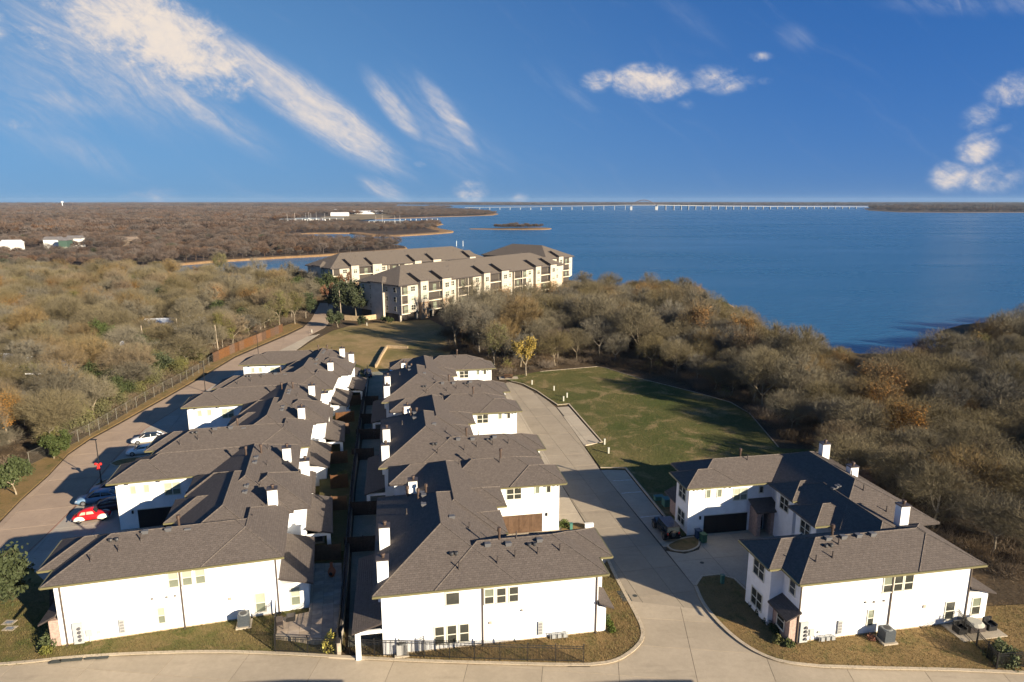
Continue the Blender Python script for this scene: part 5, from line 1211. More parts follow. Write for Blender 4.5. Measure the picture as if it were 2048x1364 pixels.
P1 = lagoon[8:] + px((610, 466.5), (480, 462), (300, 470), (0, 478), (-400, 490), (-400, 560), (0, 536), (250, 533), (318, 532))
clear = [(*g(30, 505), 30), (*g(120, 506), 32), (*g(155, 503), 30), (*g(262, 500), 26), (*g(205, 503), 24), (*g(325, 534), 16), (*g(90, 506), 26), (*g(-10, 507), 28), (*g(60, 500), 24)]
def run(name, lb, polys, dmin, n, seed, colx, probs, smin, smax, margin, avoid=(), dens=None):
    pts = []
    for i, q in enumerate(polys): pts += sample(q, dmin, n, seed + i, margin, avoid)
    if dens: pts = [p for p in pts if dens(p)]
    k = len(pts); s = rr_.uniform(smin, smax, k)
    print(name, k)
    return scatter(name, lb, [(a, b, 0) for a, b in pts], rr_.uniform(0, 6.28, k), [(q, q, q * w) for q, w in zip(s, rr_.uniform(.8, 1.15, k))], colx, rr_.choice(len(probs), k, p=probs))
run('peninsula_woods', 'brown leafless woods on the peninsula behind the lagoon', [P1], 6.2, 60000, 300, MIDC, [.26, .26, .2, .14, .03, .11], .65, 1.0, 5, clear)
camp = spit + px((610, 466.5), (400, 455), (300, 446), (640, 438))
SPW = px((590, 465), (640, 464.5), (700, 463.5), (760, 462.5), (840, 460), (880, 457.5), (868, 453), (885, 449), (878, 446), (760, 447), (640, 446), (500, 450), (420, 458))
SPF = px((790, 434), (870, 432.5), (930, 431), (985, 429.3), (994, 427.8), (975, 424), (940, 420), (870, 420.5), (800, 424), (770, 430))
dockc = [(*g(640, 442), 70), (*g(600, 444), 60), (*g(575, 444), 50), (*g(618, 446), 60), (*g(775, 448), 55), (*g(838, 443), 60), (*g(740, 449), 40), (*g(800, 450), 45)]
run('campground_trees', 'bare trees over the campground on the far spit', [SPW, SPF], 7.5, 24000, 320, MIDC, [.25, .25, .2, .14, .02, .14], .6, .95, 2, dockc)
isw = px((985, 456.8), (1035, 456), (1090, 456), (1060, 457), (1000, 457.3))
run('island_trees', 'bare trees on the small island in the lake', [isw], 3.2, 3000, 330, MIDC, [.3, .3, .3, 0, 0, .1], .55, .95, .4, (), lambda p: not (52 < p[0] < 75) or rr_.random() < .25)
LFAR = px((-500, 489), (0, 477), (300, 469), (480, 461), (590, 464), (430, 455), (560, 446), (640, 443.5), (560, 437), (640, 434), (760, 431), (850, 419), (905, 414.5), (840, 413)) + [(-300, 3600), (-3600, 4200), (-1900, 1400)]
clr2 = dockc + [(*g(255, 421.5), 190), (*g(235, 422.5), 150), (*g(278, 422.3), 150), (*g(700, 433), 120), (*g(735, 431), 150), (*g(760, 436), 90), (*g(640, 428), 60)]
run('western_forest', 'purple brown leafless forest stretching to the western horizon', [LFAR], 15, 42000, 340, FARC, [.3, .3, .2, .12, .08], .8, 1.15, 4, clr2 + clear)
run('far_shore_woods', 'blue-grey woods on the far lake shore', [[(-1000, 6500), (0, 5720), (1500, 5500), (3300, 5100), (2750, 4250), (1960, 3480), g(1735, 416.2), g(1748, 420), g(1800, 423), g(1900, 423.8), g(2048, 423.6), g(2250, 424), (4000, 2000), (6000, 4200), (6000, 8500), (-3000, 9500)], [(-4000, 4300), (-700, 4200), (-900, 5200), (-2500, 7000), (-6000, 6500)]], 34, 40000, 350, FARC, [.34, .3, .2, .06, .10], 1.2, 1.9, 5)
# ------------------------------------------------------------------ fences and walls
def iron_fence(label, pts, hgt=1.5, span=2.3, z=.1, group=None):
    f = thing('iron_fence', label, 'fence', (pts[0][0], pts[0][1], z), 0, group); ox, oy = pts[0]
    for (ax, ay), (bx, by) in zip(pts, pts[1:]):
        L = math.dist((ax, ay), (bx, by)); n = max(1, round(L / span)); d = Vector((bx - ax, by - ay)) / L
        for i in range(n + 1):
            q = (ax - ox + d.x * L * i / n, ay - oy + d.y * L * i / n)
            put('post', shared(('ipost', hgt), lambda: MB().box(-.035, .035, -.035, .035, 0, hgt + .12).box(-.05, .05, -.05, .05, hgt + .12, hgt + .16).mesh('post', BLACKIRON)), f, (q[0], q[1], 0), math.atan2(d.y, d.x))
            if i < n:
                mb = MB(); s = L / n; m = int(s / .115)
                for zz in (.12, hgt - .25, hgt - .04):
                    mb.obox((q[0] + d.x * s / 2, q[1] + d.y * s / 2), d, s / 2 - .04, .018, zz, zz + .035)
                for k in range(1, m): mb.obox((q[0] + d.x * s * k / m, q[1] + d.y * s * k / m), d, .013, .013, .05, hgt)
                mb.build('picket_panel', BLACKIRON, f)
    return f
def board_fence(label, p, q, hgt, m, z=.05, group=None, name='board_fence', panel=2.4):
    L = math.dist(p, q); d = Vector((q[0] - p[0], q[1] - p[1])) / L; f = thing(name, label, 'fence', (p[0], p[1], z), math.atan2(d.y, d.x), group)
    n = max(1, round(L / panel)); s = L / n; r = random.Random(int(L * 100))
    for i in range(n):
        mb = MB(); k = int(s / .145)
        for j in range(k):
            x0 = i * s + j * s / k; mb.box(x0 + .003, x0 + s / k - .003, -.022 + r.uniform(-.006, .006), 0, .04, hgt + r.uniform(-.015, .015))
        for zz in (.35, hgt - .35): mb.box(i * s, i * s + s - .01, .003, .05, zz, zz + .09)
        mb.build('board_panel', m, f)
    for i in range(n + 1): put('post', shared(('wp', m.name, hgt), lambda: MB().box(-.05, .05, .052, .15, 0, hgt + .05).mesh('post', m)), f, (i * s, 0, 0))
    return f
iron_fence('black iron fence round the stone patio, with the yellow shrub behind it', px((553, 1236), (551, 1306), (616, 1309), (674, 1312)), 1.5)
iron_fence('black iron fence along the street before the middle house', px((700, 1312), (849, 1317), (1000, 1323), (1167, 1327)), 1.5)
iron_fence('short black iron fence joining the street fence to the middle house wall', px((849, 1317), (848, 1296)), 1.5)
iron_fence('black iron fence slanting over the right lawn from the east house', px((1908, 1240), (1927, 1268), (1952, 1294), (1973, 1318), (1992, 1340), (2048, 1336), (2120, 1330)), 1.4)
# divide between the two rows of yards: stone retaining wall with a dark fence on top
wl = px((682, 1311), (688, 1262), (694, 1190), (701, 1090), (709, 980), (722, 865), (738, 750))
dw = thing('retaining_wall', 'long stone retaining wall topped with a black fence between the two rows of back yards', 'wall')
ribbon('masonry', wl, .35, 0, 1.15, mat('wall_stone', (.42, .36, .28), .9, base2=(.28, .25, .21), vscale=2.2, bump=.06, bscale=3.5), dw)
ribbon('coping', [(p[0] - .02, p[1]) for p in wl], .42, 1.152, 1.21, mat('coping_dark', (.05, .045, .042), .8), dw)
ft = [(p[0] - .22, p[1]) for p in wl]
for a, b in zip(ft, ft[1:]):
    L = math.dist(a, b); d = Vector((b[0] - a[0], b[1] - a[1])) / L; n = max(1, round(L / 2.3))
    for i in range(n):
        q = (a[0] + d.x * L * i / n, a[1] + d.y * L * i / n); s = L / n; m = int(s / .115); mb = MB()
        for zz in (1.3, 2.2, 2.42): mb.obox((q[0] + d.x * s / 2, q[1] + d.y * s / 2), d, s / 2 - .01, .02, zz, zz + .04)
        for k in range(1, m): mb.obox((q[0] + d.x * s * k / m, q[1] + d.y * s * k / m), d, .011, .011, 1.212, 2.46)
        mb.build('picket_panel', BLACKIRON, dw); MB().obox(q, d, .04, .04, 1.212, 2.6).build('post', BLACKIRON, dw)
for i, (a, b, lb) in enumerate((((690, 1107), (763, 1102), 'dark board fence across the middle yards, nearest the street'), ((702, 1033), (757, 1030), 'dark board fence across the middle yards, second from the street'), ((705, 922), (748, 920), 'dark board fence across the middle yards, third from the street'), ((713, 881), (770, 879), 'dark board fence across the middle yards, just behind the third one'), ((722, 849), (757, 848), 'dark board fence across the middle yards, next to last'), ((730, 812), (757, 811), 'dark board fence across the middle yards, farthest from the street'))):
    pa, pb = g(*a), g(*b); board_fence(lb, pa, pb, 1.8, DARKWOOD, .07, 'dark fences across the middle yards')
for i, (a, b, lb) in enumerate((((624, 1125), (682, 1122), 'red-brown board fence closing the stone patio, nearest the street'), ((664, 1022), (694, 1020), 'short red-brown board fence beside the open patio of the first west house'), ((662, 978), (696, 975), 'red-brown fence with a pale pipe leaning on it'), ((648, 930), (695, 926), 'wide red-brown board fence half in sun behind the orange yard tools'), ((668, 872), (700, 868), 'red-brown board fence lit by the sun above the small lawn'), ((672, 847), (709, 843), 'red-brown board fence below the pale patio roof'), ((700, 812), (722, 809), 'red-brown board fence farthest from the street'))):
    pa, pb = g(*a, 0 if i == 0 else 1.0), g(*b, 0 if i == 0 else 1.0); board_fence(lb, pa, pb, 1.85, WOODF, .12 if i == 0 else 1.0, 'red-brown fences across the west yards')
wf = px((428, 725), (470, 705), (515, 686), (566, 664))
for i, (a, b) in enumerate(zip(wf, wf[1:])): board_fence(('brown board fence along the road, first stretch after the chain link', 'brown board fence along the road, middle stretch behind the second lamp post', 'brown board fence along the road, last stretch by the cottonwoods')[i], a, b, 2.3, WOODF, .05, 'brown board fence along the west road')
def chain_link(label, pts, hgt=2.0):
    f = thing('chain_link_fence', label, 'fence', (pts[0][0], pts[0][1], .05)); ox, oy = pts[0]; GA = mat('galvanised', (.17, .165, .14), .6, metal=.2)
    for a, b in zip(pts, pts[1:]):
        L = math.dist(a, b); d = Vector((b[0] - a[0], b[1] - a[1])) / L; n = max(1, round(L / 3.0)); s = L / n
        for i in range(n):
            q = (a[0] - ox + d.x * s * i, a[1] - oy + d.y * s * i)
            put('post', shared('clp', lambda: MB().tube((0, 0, 0), (0, 0, hgt + .06), .04, .04, 6).mesh('post', GA)), f, (*q, 0))
            mb = MB().tube((*q, hgt), (q[0] + d.x * s, q[1] + d.y * s, hgt), .022, .022, 5)
            mw = MB(); st = .16; e = .004
            for k in range(-int(hgt / st), int(s / st)):
                for sg in (1, -1):
                    x0, x1 = k * st, k * st + hgt; z0, z1 = 0, hgt
                    if x0 < 0: z0 = -x0; x0 = 0
                    if x1 > s: z1 -= x1 - s; x1 = s
                    if z1 <= z0: continue
                    za, zb = (z0, z1) if sg > 0 else (hgt - z0, hgt - z1)
                    mw.poly([(q[0] + d.x * x0, q[1] + d.y * x0, za - e), (q[0] + d.x * x1, q[1] + d.y * x1, zb - e), (q[0] + d.x * x1, q[1] + d.y * x1, zb + e), (q[0] + d.x * x0, q[1] + d.y * x0, za + e)])
            mb.build('top_rail', GA, f); w = mw.build('wire_mesh', GA, f); w['kind'] = 'stuff'
    return f
chain_link('grey chain link fence between the west road and the bamboo', px((60, 932), (134, 897), (180, 873), (234, 840), (309, 795), (362, 767), (398, 747), (428, 725)))
LIME = mat('limestone', (.42, .32, .20), .9, base2=(.34, .25, .15), vscale=2, bump=.05, bscale=3)
def low_wall(lb, pts, hgt, w=.4):
    t = thing('low_wall', lb, 'wall'); pts = [Vector(p) for p in pts]
    for a, b in zip(pts, pts[1:]):
        L = (b - a).length; n = max(1, round(L / 1.6)); d = (b - a) / L
        for i in range(n): c = a + d * L * (i + .5) / n; MB().obox(c, d, L / n / 2 - .02, w / 2, 0, hgt + random.uniform(-.03, .03)).build('stone_block', LIME, t)
low_wall('low tan block wall slanting across the dry field behind the far houses', px((752, 736), (762, 716), (774, 696), (816, 699)), .8)
low_wall('tan stone wall in front of the long apartment building, by the road', px((690, 640), (722, 642), (752, 638)), 1.5, .5)
ribbon('kerb', px((1080, 744), (1195, 734), (1212, 737), (1280, 758), (1400, 788), (1462, 806), (1500, 828), (1558, 896))[::-1], .14, 0, .2, mat('edging_grey', (.26, .22, .17), .9, var=.2, vscale=2))

# ------------------------------------------------------------------ lamp and utility poles
def lamp(lb, p, hgt):
    x, y = g(*p); t = thing('lamp_post', lb, 'lamp post', (x, y, .03), 0, 'black lamp posts along the west road')
    MB().tube((0, 0, 0), (0, 0, hgt), .075, .055, 8).build('pole', BLACKIRON, t); MB().tube((0, 0, 0), (0, 0, .5), .16, .12, 8).build('base', BLACKIRON, t)
    MB().box(-.7, .1, -.12, .12, hgt, hgt + .1).build('lamp_head', BLACKIRON, t); return t
lp1 = lamp('black lamp post with a red bow beside the west road, nearest the red car', (203, 967), 6.1)
lamp('black lamp post by the west road, middle one of three', (411, 784), 6.0); lamp('black lamp post by the west road before the pale pavement, farthest of three', (517, 712), 6.0)
rb = mat('red_bow', (.62, .03, .025), .5)
x, y = g(203, 967); bow = thing('ribbon_bow', 'red ribbon bow tied round the nearest lamp post', 'bow', (x, y - .1, 2.75), 0)
for s_ in (-1, 1):
    MB().tube((.02 * s_, -.05, 0), (.42 * s_, -.08, .12), .06, .20, 7).build('loop', rb, bow, True); MB().tube((.05 * s_, -.06, -.05), (.18 * s_, -.1, -.75), .05, .11, 5).build('tail', rb, bow)
MB().tube((0, .1, -.1), (0, -.16, .0), .14, .14, 8).build('knot', rb, bow)
WP = mat('pole_wood', (.34, .28, .21), .9, var=.2, vscale=3)
for p, hgt, lb, arm in (((78, 812), 6.5, 'wooden utility pole with a white crossarm in the left woods', 1), ((290, 702), 6.5, 'leaning bare wooden pole in the middle of the left woods', 0), ((360, 690), 7, 'wooden pole beside the pale mobile home', 0), ((437, 705), 7, 'wooden pole just behind the brown board fence', 0), ((683, 636), 9, 'wooden pole before the end wall of the long apartments', 0)):
    x, y = g(*p); t = thing('utility_pole', lb, 'utility pole', (x, y, 0)); MB().tube((0, 0, 0), (-.3 if not arm else 0, 0, hgt), .15, .1, 7).build('pole', WP, t)
    if arm: MB().box(-1.6, 1.6, -.08, .08, hgt - .5, hgt - .28).build('crossarm', PALEW, t)

# ------------------------------------------------------------------ air conditioners, utility boxes
ACM = mat('ac_grey', (.055, .065, .075), .5, spec=.5, var=.15, vscale=8); ACP = mat('ac_pale', (.30, .30, .29), .5, spec=.4)
def ac(lb, p, rz, s=1.0, m=None, pad=True, z=.1):
    m = m or ACM; x, y = g(*p, z if z > .5 else 0); t = thing('air_conditioner', lb, 'air conditioner', (x, y, z), R(rz)); w = .46 * s; hh = 1.0 * s
    if pad: MB().box(-w - .18, w + .18, -w - .18, w + .18, 0, .14).build('pad', CONC_PALE, t)
    MB().box(-w, w, -w, w, .142, .142 + hh).build('cabinet', m, t)
    for i in range(9): 
        zz = .25 + i * hh * .095; MB().box(-w - .012, w + .012, -w - .012, -w - .001, zz, zz + .035).build('louvre', m, t)
    MB().tube((0, 0, .142 + hh), (0, 0, .20 + hh), w * .95, w * .9, 14).build('fan_guard', mat('ac_top', (.16, .17, .17), .5), t); MB().tube((0, 0, .2 + hh), (0, 0, .22 + hh), w * .62, w * .62, 12).build('fan', BLACKIRON, t)
ac('grey air conditioner on a pad at the wall of the west house', (489, 1252), 15); ac('pale air conditioner behind the iron fence of the middle house', (804, 1309), 10, .9, ACP)
ac('dark air conditioner on a thick pad at the wall of the east house', (1771, 1283), 10, 1.05); ac('dark air conditioner in the shaded yard below the first west patio', (637, 1082), 15, .95, None, True, 1.0)
TG = mat('utility_green', (.05, .15, .12), .5, spec=.5)
def utility_box(lb, p, w, d, hgt, m, rz=10, cat='utility box', group=None, name='utility_box'):
    x, y = g(*p); t = thing(name, lb, cat, (x, y, .1), R(rz), group); MB().box(-w / 2, w / 2, -d / 2, d / 2, .0, hgt).build('cabinet', m, t); MB().box(-w / 2 - .03, w / 2 + .03, -d / 2 - .03, d / 2 + .03, hgt + .001, hgt + .07).build('lid', m, t); return t
tb = utility_box('green transformer box on a pad beside the parking bay, the larger one', (1335, 1012), 1.2, 1.0, .9, TG); MB().box(-.85, .85, -.75, .75, -.06, -.001).build('pad', CONC_PALE, tb)
utility_box('low green utility box left of the transformer', (1317, 1001), 1.1, .6, .5, TG)
utility_box('slim green pedestal on the brown island lawn before the east house', (1444, 1168), .3, .3, .85, TG); utility_box('short green pedestal on the lawn by the middle garage court', (1142, 1060), .3, .3, .7, TG)
PED = mat('pedestal_white', (.42, .42, .36), .6)
for i, (p, lb) in enumerate((((1064, 770), 'white utility pedestal near the yellow tree'), ((1108, 782), 'white utility pedestal on the brown patch of the field'), ((1127, 803), 'white utility pedestal above the parking bay kerb'), ((1134, 796), 'shorter white pedestal just behind the one above the parking bay'), ((1209, 890), 'white utility pedestal at the lower end of the parking bay'), ((1217, 908), 'white utility pedestal on the grass below the parking bay'), ((624, 666), 'white pedestal beside the pale pavement on the dry field'), ((734, 652), 'white pedestal by the low bush of the dry field'))):
    utility_box(lb, p, .22, .2, .85, PED, 10, 'pedestal', 'white utility pedestals', 'utility_pedestal')
utility_box('small white cabinet at the edge of the lane behind the first middle house', (1178, 1058), 1.0, .35, .55, mat('cabinet_white', (.7, .7, .68), .5), 10)
LID = mat('lid_dark', (.05, .055, .05), .7); 
for i, (p, lb) in enumerate((((113, 1324), 'first dark meter lid from the left by the street kerb'), ((131, 1321), 'second dark meter lid from the left by the street kerb'), ((155, 1319), 'third dark meter lid from the left by the street kerb'), ((184, 1316), 'fourth dark meter lid from the left by the street kerb'), ((207, 1315), 'fifth dark meter lid from the left by the street kerb'), ((1244, 1187), 'dark meter lid in the brown verge by the lane, upper of three'), ((1249, 1194), 'dark meter lid in the brown verge by the lane, middle of three'), ((1253, 1201), 'dark meter lid in the brown verge by the lane, lowest of three'))):
    x, y = g(*p); o = MB().box(-.45, .45, -.28, .28, -.03, .03).box(-.38, .38, -.21, .21, .03, .045).build('utility_hatch', LID, label=lb, cat='meter lid', group='dark meter lids'); o.location = (x, y, .1); o.rotation_euler = (0, 0, R(8))
for p, lb in (((19, 1247), 'pale concrete meter cover under the live oak, upper one'), ((20, 1259), 'pale concrete meter cover under the live oak, lower one')):
    x, y = g(*p); o = MB().box(-.5, .5, -.35, .35, -.03, .035).build('meter_cover', CONC_PALE, label=lb, cat='meter cover'); MB().box(-.3, .3, -.18, .18, .036, .05).build('lid', mat('lid_blue', (.18, .2, .24), .5), o); o.location = (x, y, .1)
for p, lb in (((1270, 1192), 'round iron cover in the lane paving beside the brown verge'), ((1404, 1126), 'round iron cover in the east driveway')):
    x, y = g(*p); o = MB().tube((0, 0, .0), (0, 0, .012), .22, .22, 14).build('drain_cover', LID, label=lb, cat='manhole'); o.location = (x, y, .034)
# bins
def bin_(lb, p, m, rz):
    x, y = g(*p); t = thing('wheelie_bin', lb, 'bin', (x, y, .035), R(rz))
    MB().prism([(-.28, -.3), (.28, -.3), (.28, .3), (-.28, .3)], .08, .95).build('body', m, t); MB().box(-.33, .33, -.36, .36, .952, 1.05).build('lid', m, t)
    for s_ in (-.26, .26): MB().tube((s_ - .04, .3, .12), (s_ + .04, .3, .12), .12, .12, 10).build('wheel', BLACKIRON, t)
    MB().tube((-.25, .4, .9), (.25, .4, .9), .02).build('handle', BLACKIRON, t)
bin_('green wheelie bin at the corner of the east garage court', (1406, 1085), mat('bin_green', (.03, .10, .06), .5), 20); bin_('dark blue wheelie bin behind the green one', (1396, 1077), mat('bin_blue', (.02, .05, .11), .5), 15)

# ------------------------------------------------------------------ cars
TYRE = mat('tyre', (.015, .015, .015), .8); RIM = mat('rim', (.45, .45, .46), .3, metal=.8); CGLASS = mat('car_glass', (.015, .02, .025), .08, spec=.9); LAMPW = mat('headlamp', (.6, .6, .6), .15, spec=.8); LAMPR = mat('tail_lamp', (.35, .02, .02), .2, spec=.8)
def wheels(t, xs, y, r, w=.22, rim=RIM):
    for x in xs:
        for s_ in (-1, 1):
            ob = put('wheel', shared(('wh', r, w), lambda: MB().tube((0, -w / 2, 0), (0, w / 2, 0), r, r, 18).mesh('wheel', TYRE)), t, (x, y * s_, r))
            put('rim', shared(('rim', r, w, rim.name), lambda: MB().tube((0, -w / 2 - .012, 0), (0, w / 2 + .012, 0), r * .62, r * .62, 12).mesh('rim', rim)), ob)
def loft(rings, m, name, par, smooth=True, close=True):
    mb = MB(); n = len(rings[0])
    for r_ in rings: mb.v += [tuple(p) for p in r_]
    for i in range(len(rings) - 1):
        for j in range(n if close else n - 1):
            a, b = i * n + j, i * n + (j + 1) % n; mb.f.append((a, b, b + n, a + n))
    mb.f.append(tuple(range(n - 1, -1, -1))); mb.f.append(tuple(range((len(rings) - 1) * n, len(rings) * n)))
    o = mb.build(name, m, par, smooth); bm = bmesh.new(); bm.from_mesh(o.data); bmesh.ops.recalc_face_normals(bm, faces=bm.faces); bm.to_mesh(o.data); bm.free(); return o
def sedan(lb, pos, rz, paint, L=4.7, W_=1.85, Hh=1.44, cat='car', glassroof=False, group=None):
    t = thing('parked_car', lb, cat, (pos[0], pos[1], .035), rz, group); w = W_ / 2
    st = [(-L / 2, .72, .42, .72), (-L / 2 + .12, .88, .28, .92), (-L * .36, .97, .2, 1.0), (-L * .18, 1.0, .18, .96), (L * .1, 1.0, .18, .93), (L * .26, .98, .19, .88), (L * .40, .93, .22, .78), (L / 2 - .08, .82, .28, .66), (L / 2, .68, .38, .55)]
    loft([[(x, -w * f * .9, z0), (x, -w * f, (z0 + z1) / 2), (x, -w * f * .96, z1 - .1), (x, -w * f * .8, z1), (x, w * f * .8, z1), (x, w * f * .96, z1 - .1), (x, w * f, (z0 + z1) / 2), (x, w * f * .9, z0)] for x, f, z0, z1 in st], paint, 'body', t)
    cb = [(-L * .42, .74, .95), (-L * .26, .70, 1.34), (-L * .08, .68, Hh), (L * .06, .68, Hh - .02), (L * .13, .70, 1.3), (L * .27, .78, .86)]
    loft([[(x, -w * .84, .8), (x, -w * f, z - .05), (x, -w * f * .7, z), (x, w * f * .7, z), (x, w * f, z - .05), (x, w * .84, .8)] for x, f, z in cb], CGLASS, 'windows', t)
    if not glassroof:
        rf = [(-L * .27, .715, 1.345), (-L * .08, .70, Hh + .012), (L * .07, .70, Hh - .005)]
        loft([[(x, -w * f, z - .06), (x, -w * f * .72, z), (x, w * f * .72, z), (x, w * f, z - .06), (x, w * f * .9, z - .09), (x, -w * f * .9, z - .09)] for x, f, z in rf], paint, 'roof', t)
    for s_ in (-1, 1):
        mb = MB().tube((-L * .09, s_ * w * .86, .9), (-L * .09, s_ * w * .71, Hh - .06), .04).tube((L * .07, s_ * w * .71, Hh - .05), (L * .24, s_ * w * .86, .9), .035).tube((-L * .27, s_ * w * .72, 1.3), (-L * .4, s_ * w * .82, .95), .07); mb.build('pillar', paint, t)
        MB().box(L * .41, L * .46, s_ * w * .55, s_ * w * .84, .58, .68).build('headlight', LAMPW, t); MB().box(-L / 2 - .0, -L / 2 + .12, s_ * w * .5, s_ * w * .8, .66, .8).build('tail_light', LAMPR, t)
        MB().box(L * .16, L * .2, s_ * w * .96, s_ * w * 1.12, .9, 1.02).build('mirror', paint, t)
    wheels(t, (-L * .3, L * .3), w * .87, .33); return t
def ground_dir(a, b): p, q = g(*a), g(*b); return ((p[0] + q[0]) / 2, (p[1] + q[1]) / 2), math.atan2(q[1] - p[1], q[0] - p[0])
PW = mat('paint_white', (.78, .78, .77), .25, spec=.6); PR = mat('paint_red', (.55, .012, .015), .22, spec=.6); PB = mat('paint_blue_silver', (.16, .26, .38), .3, spec=.6); PK = mat('paint_black', (.012, .012, .015), .2, spec=.7); PDR = mat('paint_plum', (.045, .02, .035), .25, spec=.6); PBL = mat('paint_blue', (.02, .07, .22), .25, spec=.6)
pos, a = ground_dir((316, 884), (256, 892)); sedan('white sedan with black roof parked in the west court, farther of two', (pos[0] + .3, pos[1] + 1.0), a, PW, 4.7, 1.85, 1.44, glassroof=True)
pos, a = ground_dir((316, 901), (256, 908)); sedan('white sports coupe half in shade parked in the west court, nearer of two', (pos[0] + .3, pos[1] - .4), a, PW, 4.5, 1.9, 1.26)
pos, a = ground_dir((236, 999), (160, 1008)); sedan('blue silver car in deep shade with only its nose in the sun', pos, a, PB, 5.0, 1.95, 1.5)
pos, a = ground_dir((240, 984), (180, 991)); sedan('blue silver car in deep shade nearest the lamp post', (pos[0] + .4, pos[1] + .6), a, PB, 4.6, 1.85, 1.5)
pos, a = ground_dir((246, 1014), (204, 1022)); sedan('dark plum car in shade beside the red beetle', pos, a + math.pi, PDR, 4.2, 1.75, 1.4)
pos, a = ground_dir((788, 752), (786, 738)); sedan('bright blue car beyond the far yards, right of the dark pickup', pos, a, PBL, 4.6, 1.85, 1.5)
pos, a = ground_dir((736, 760), (734, 745)); sedan('dark car parked at the end of the stone wall beyond the yards', pos, a, mat('paint_navy', (.02, .025, .05), .25, spec=.6), 4.9, 1.9, 1.6)
def beetle():
    pos, a = ground_dir((152, 1049), (202, 1042))
    t = thing('beetle_car', 'red rounded old car with white fenders parked in the sun', 'car', (pos[0], pos[1] + .75, .035), a)
    IV = mat('paint_ivory', (.75, .70, .58), .3, spec=.5)
    def ell(cx, cz, rx, ry, rz_, z0, m, nm, nu=20, nv=10, cy=0, parent=t):
        bm = bmesh.new(); bmesh.ops.create_uvsphere(bm, u_segments=nu, v_segments=nv * 2, radius=1)
        bmesh.ops.bisect_plane(bm, geom=bm.verts[:] + bm.edges[:] + bm.faces[:], plane_co=(0, 0, (z0 - cz) / rz_), plane_no=(0, 0, -1), clear_outer=True)
        for v in bm.verts: v.co = (cx + v.co.x * rx, cy + v.co.y * ry, cz + v.co.z * rz_)
        me = bpy.data.meshes.new(nm); bm.to_mesh(me); bm.free(); me.materials.append(m); me.polygons.foreach_set('use_smooth', [True] * len(me.polygons)); return put(nm, me, parent)
    st = [(-2.0, .35, .45, .62), (-1.8, .55, .35, .85), (-1.4, .66, .3, 1.02), (-.8, .72, .26, 1.1), (0, .74, .26, 1.02), (.8, .70, .28, .95), (1.3, .60, .3, .86), (1.75, .45, .36, .70), (1.95, .28, .45, .58)]
    loft([[(x, -f * .95, z0), (x, -f, z0 + .25), (x, -f * .9, z1 - .1), (x, -f * .55, z1), (x, f * .55, z1), (x, f * .9, z1 - .1), (x, f, z0 + .25), (x, f * .95, z0)] for x, f, z0, z1 in st], PR, 'body', t)
    cb = [(-1.55, .52, .95), (-1.2, .58, 1.24), (-.7, .60, 1.43), (-.15, .60, 1.48), (.2, .59, 1.43), (.62, .60, .95)]
    loft([[(x, -.70, .9), (x, -f * 1.03, z - .12), (x, -f * .7, z), (x, f * .7, z), (x, f * 1.03, z - .12), (x, .70, .9)] for x, f, z in cb], PR, 'roof', t)
    CR = mat('interior_cream', (.45, .40, .30), .2, spec=.7)
    for s_ in (-1, 1):
        for x0, x1, xt0, xt1 in ((-.38, .42, -.34, .18), (-1.12, -.5, -.86, -.46)):
            y0, y1 = s_ * .705, s_ * .655
            MB().poly([(x0, y0, 1.0), (x1, y0, 1.0), (xt1, y1, 1.31), (xt0, y1, 1.31)][::s_ * -1]).build('side_window', CR, t)
        for x, rx in ((-1.18, .62), (1.22, .62)): ell(x, .36, rx, .30, .46, .36, IV, 'fender', cy=s_ * .62)
        MB().box(-.62, .66, s_ * .66, s_ * .86, .28, .33).build('running_board', BLACKIRON, t); ell(1.62, .62, .12, .12, .12, .5, LAMPW, 'headlight', 10, 5, cy=s_ * .55)
    MB().poly([(.64, -.5, 1.0), (.64, .5, 1.0), (.27, .46, 1.40), (.27, -.46, 1.40)]).build('windscreen', CGLASS, t)
    MB().tube((2.05, -.72, .42), (2.05, .72, .42), .05).build('bumper', RIM, t); MB().tube((-2.08, -.72, .42), (-2.08, .72, .42), .05).build('bumper', RIM, t)
    wheels(t, (-1.2, 1.2), .68, .33, .17)
beetle()
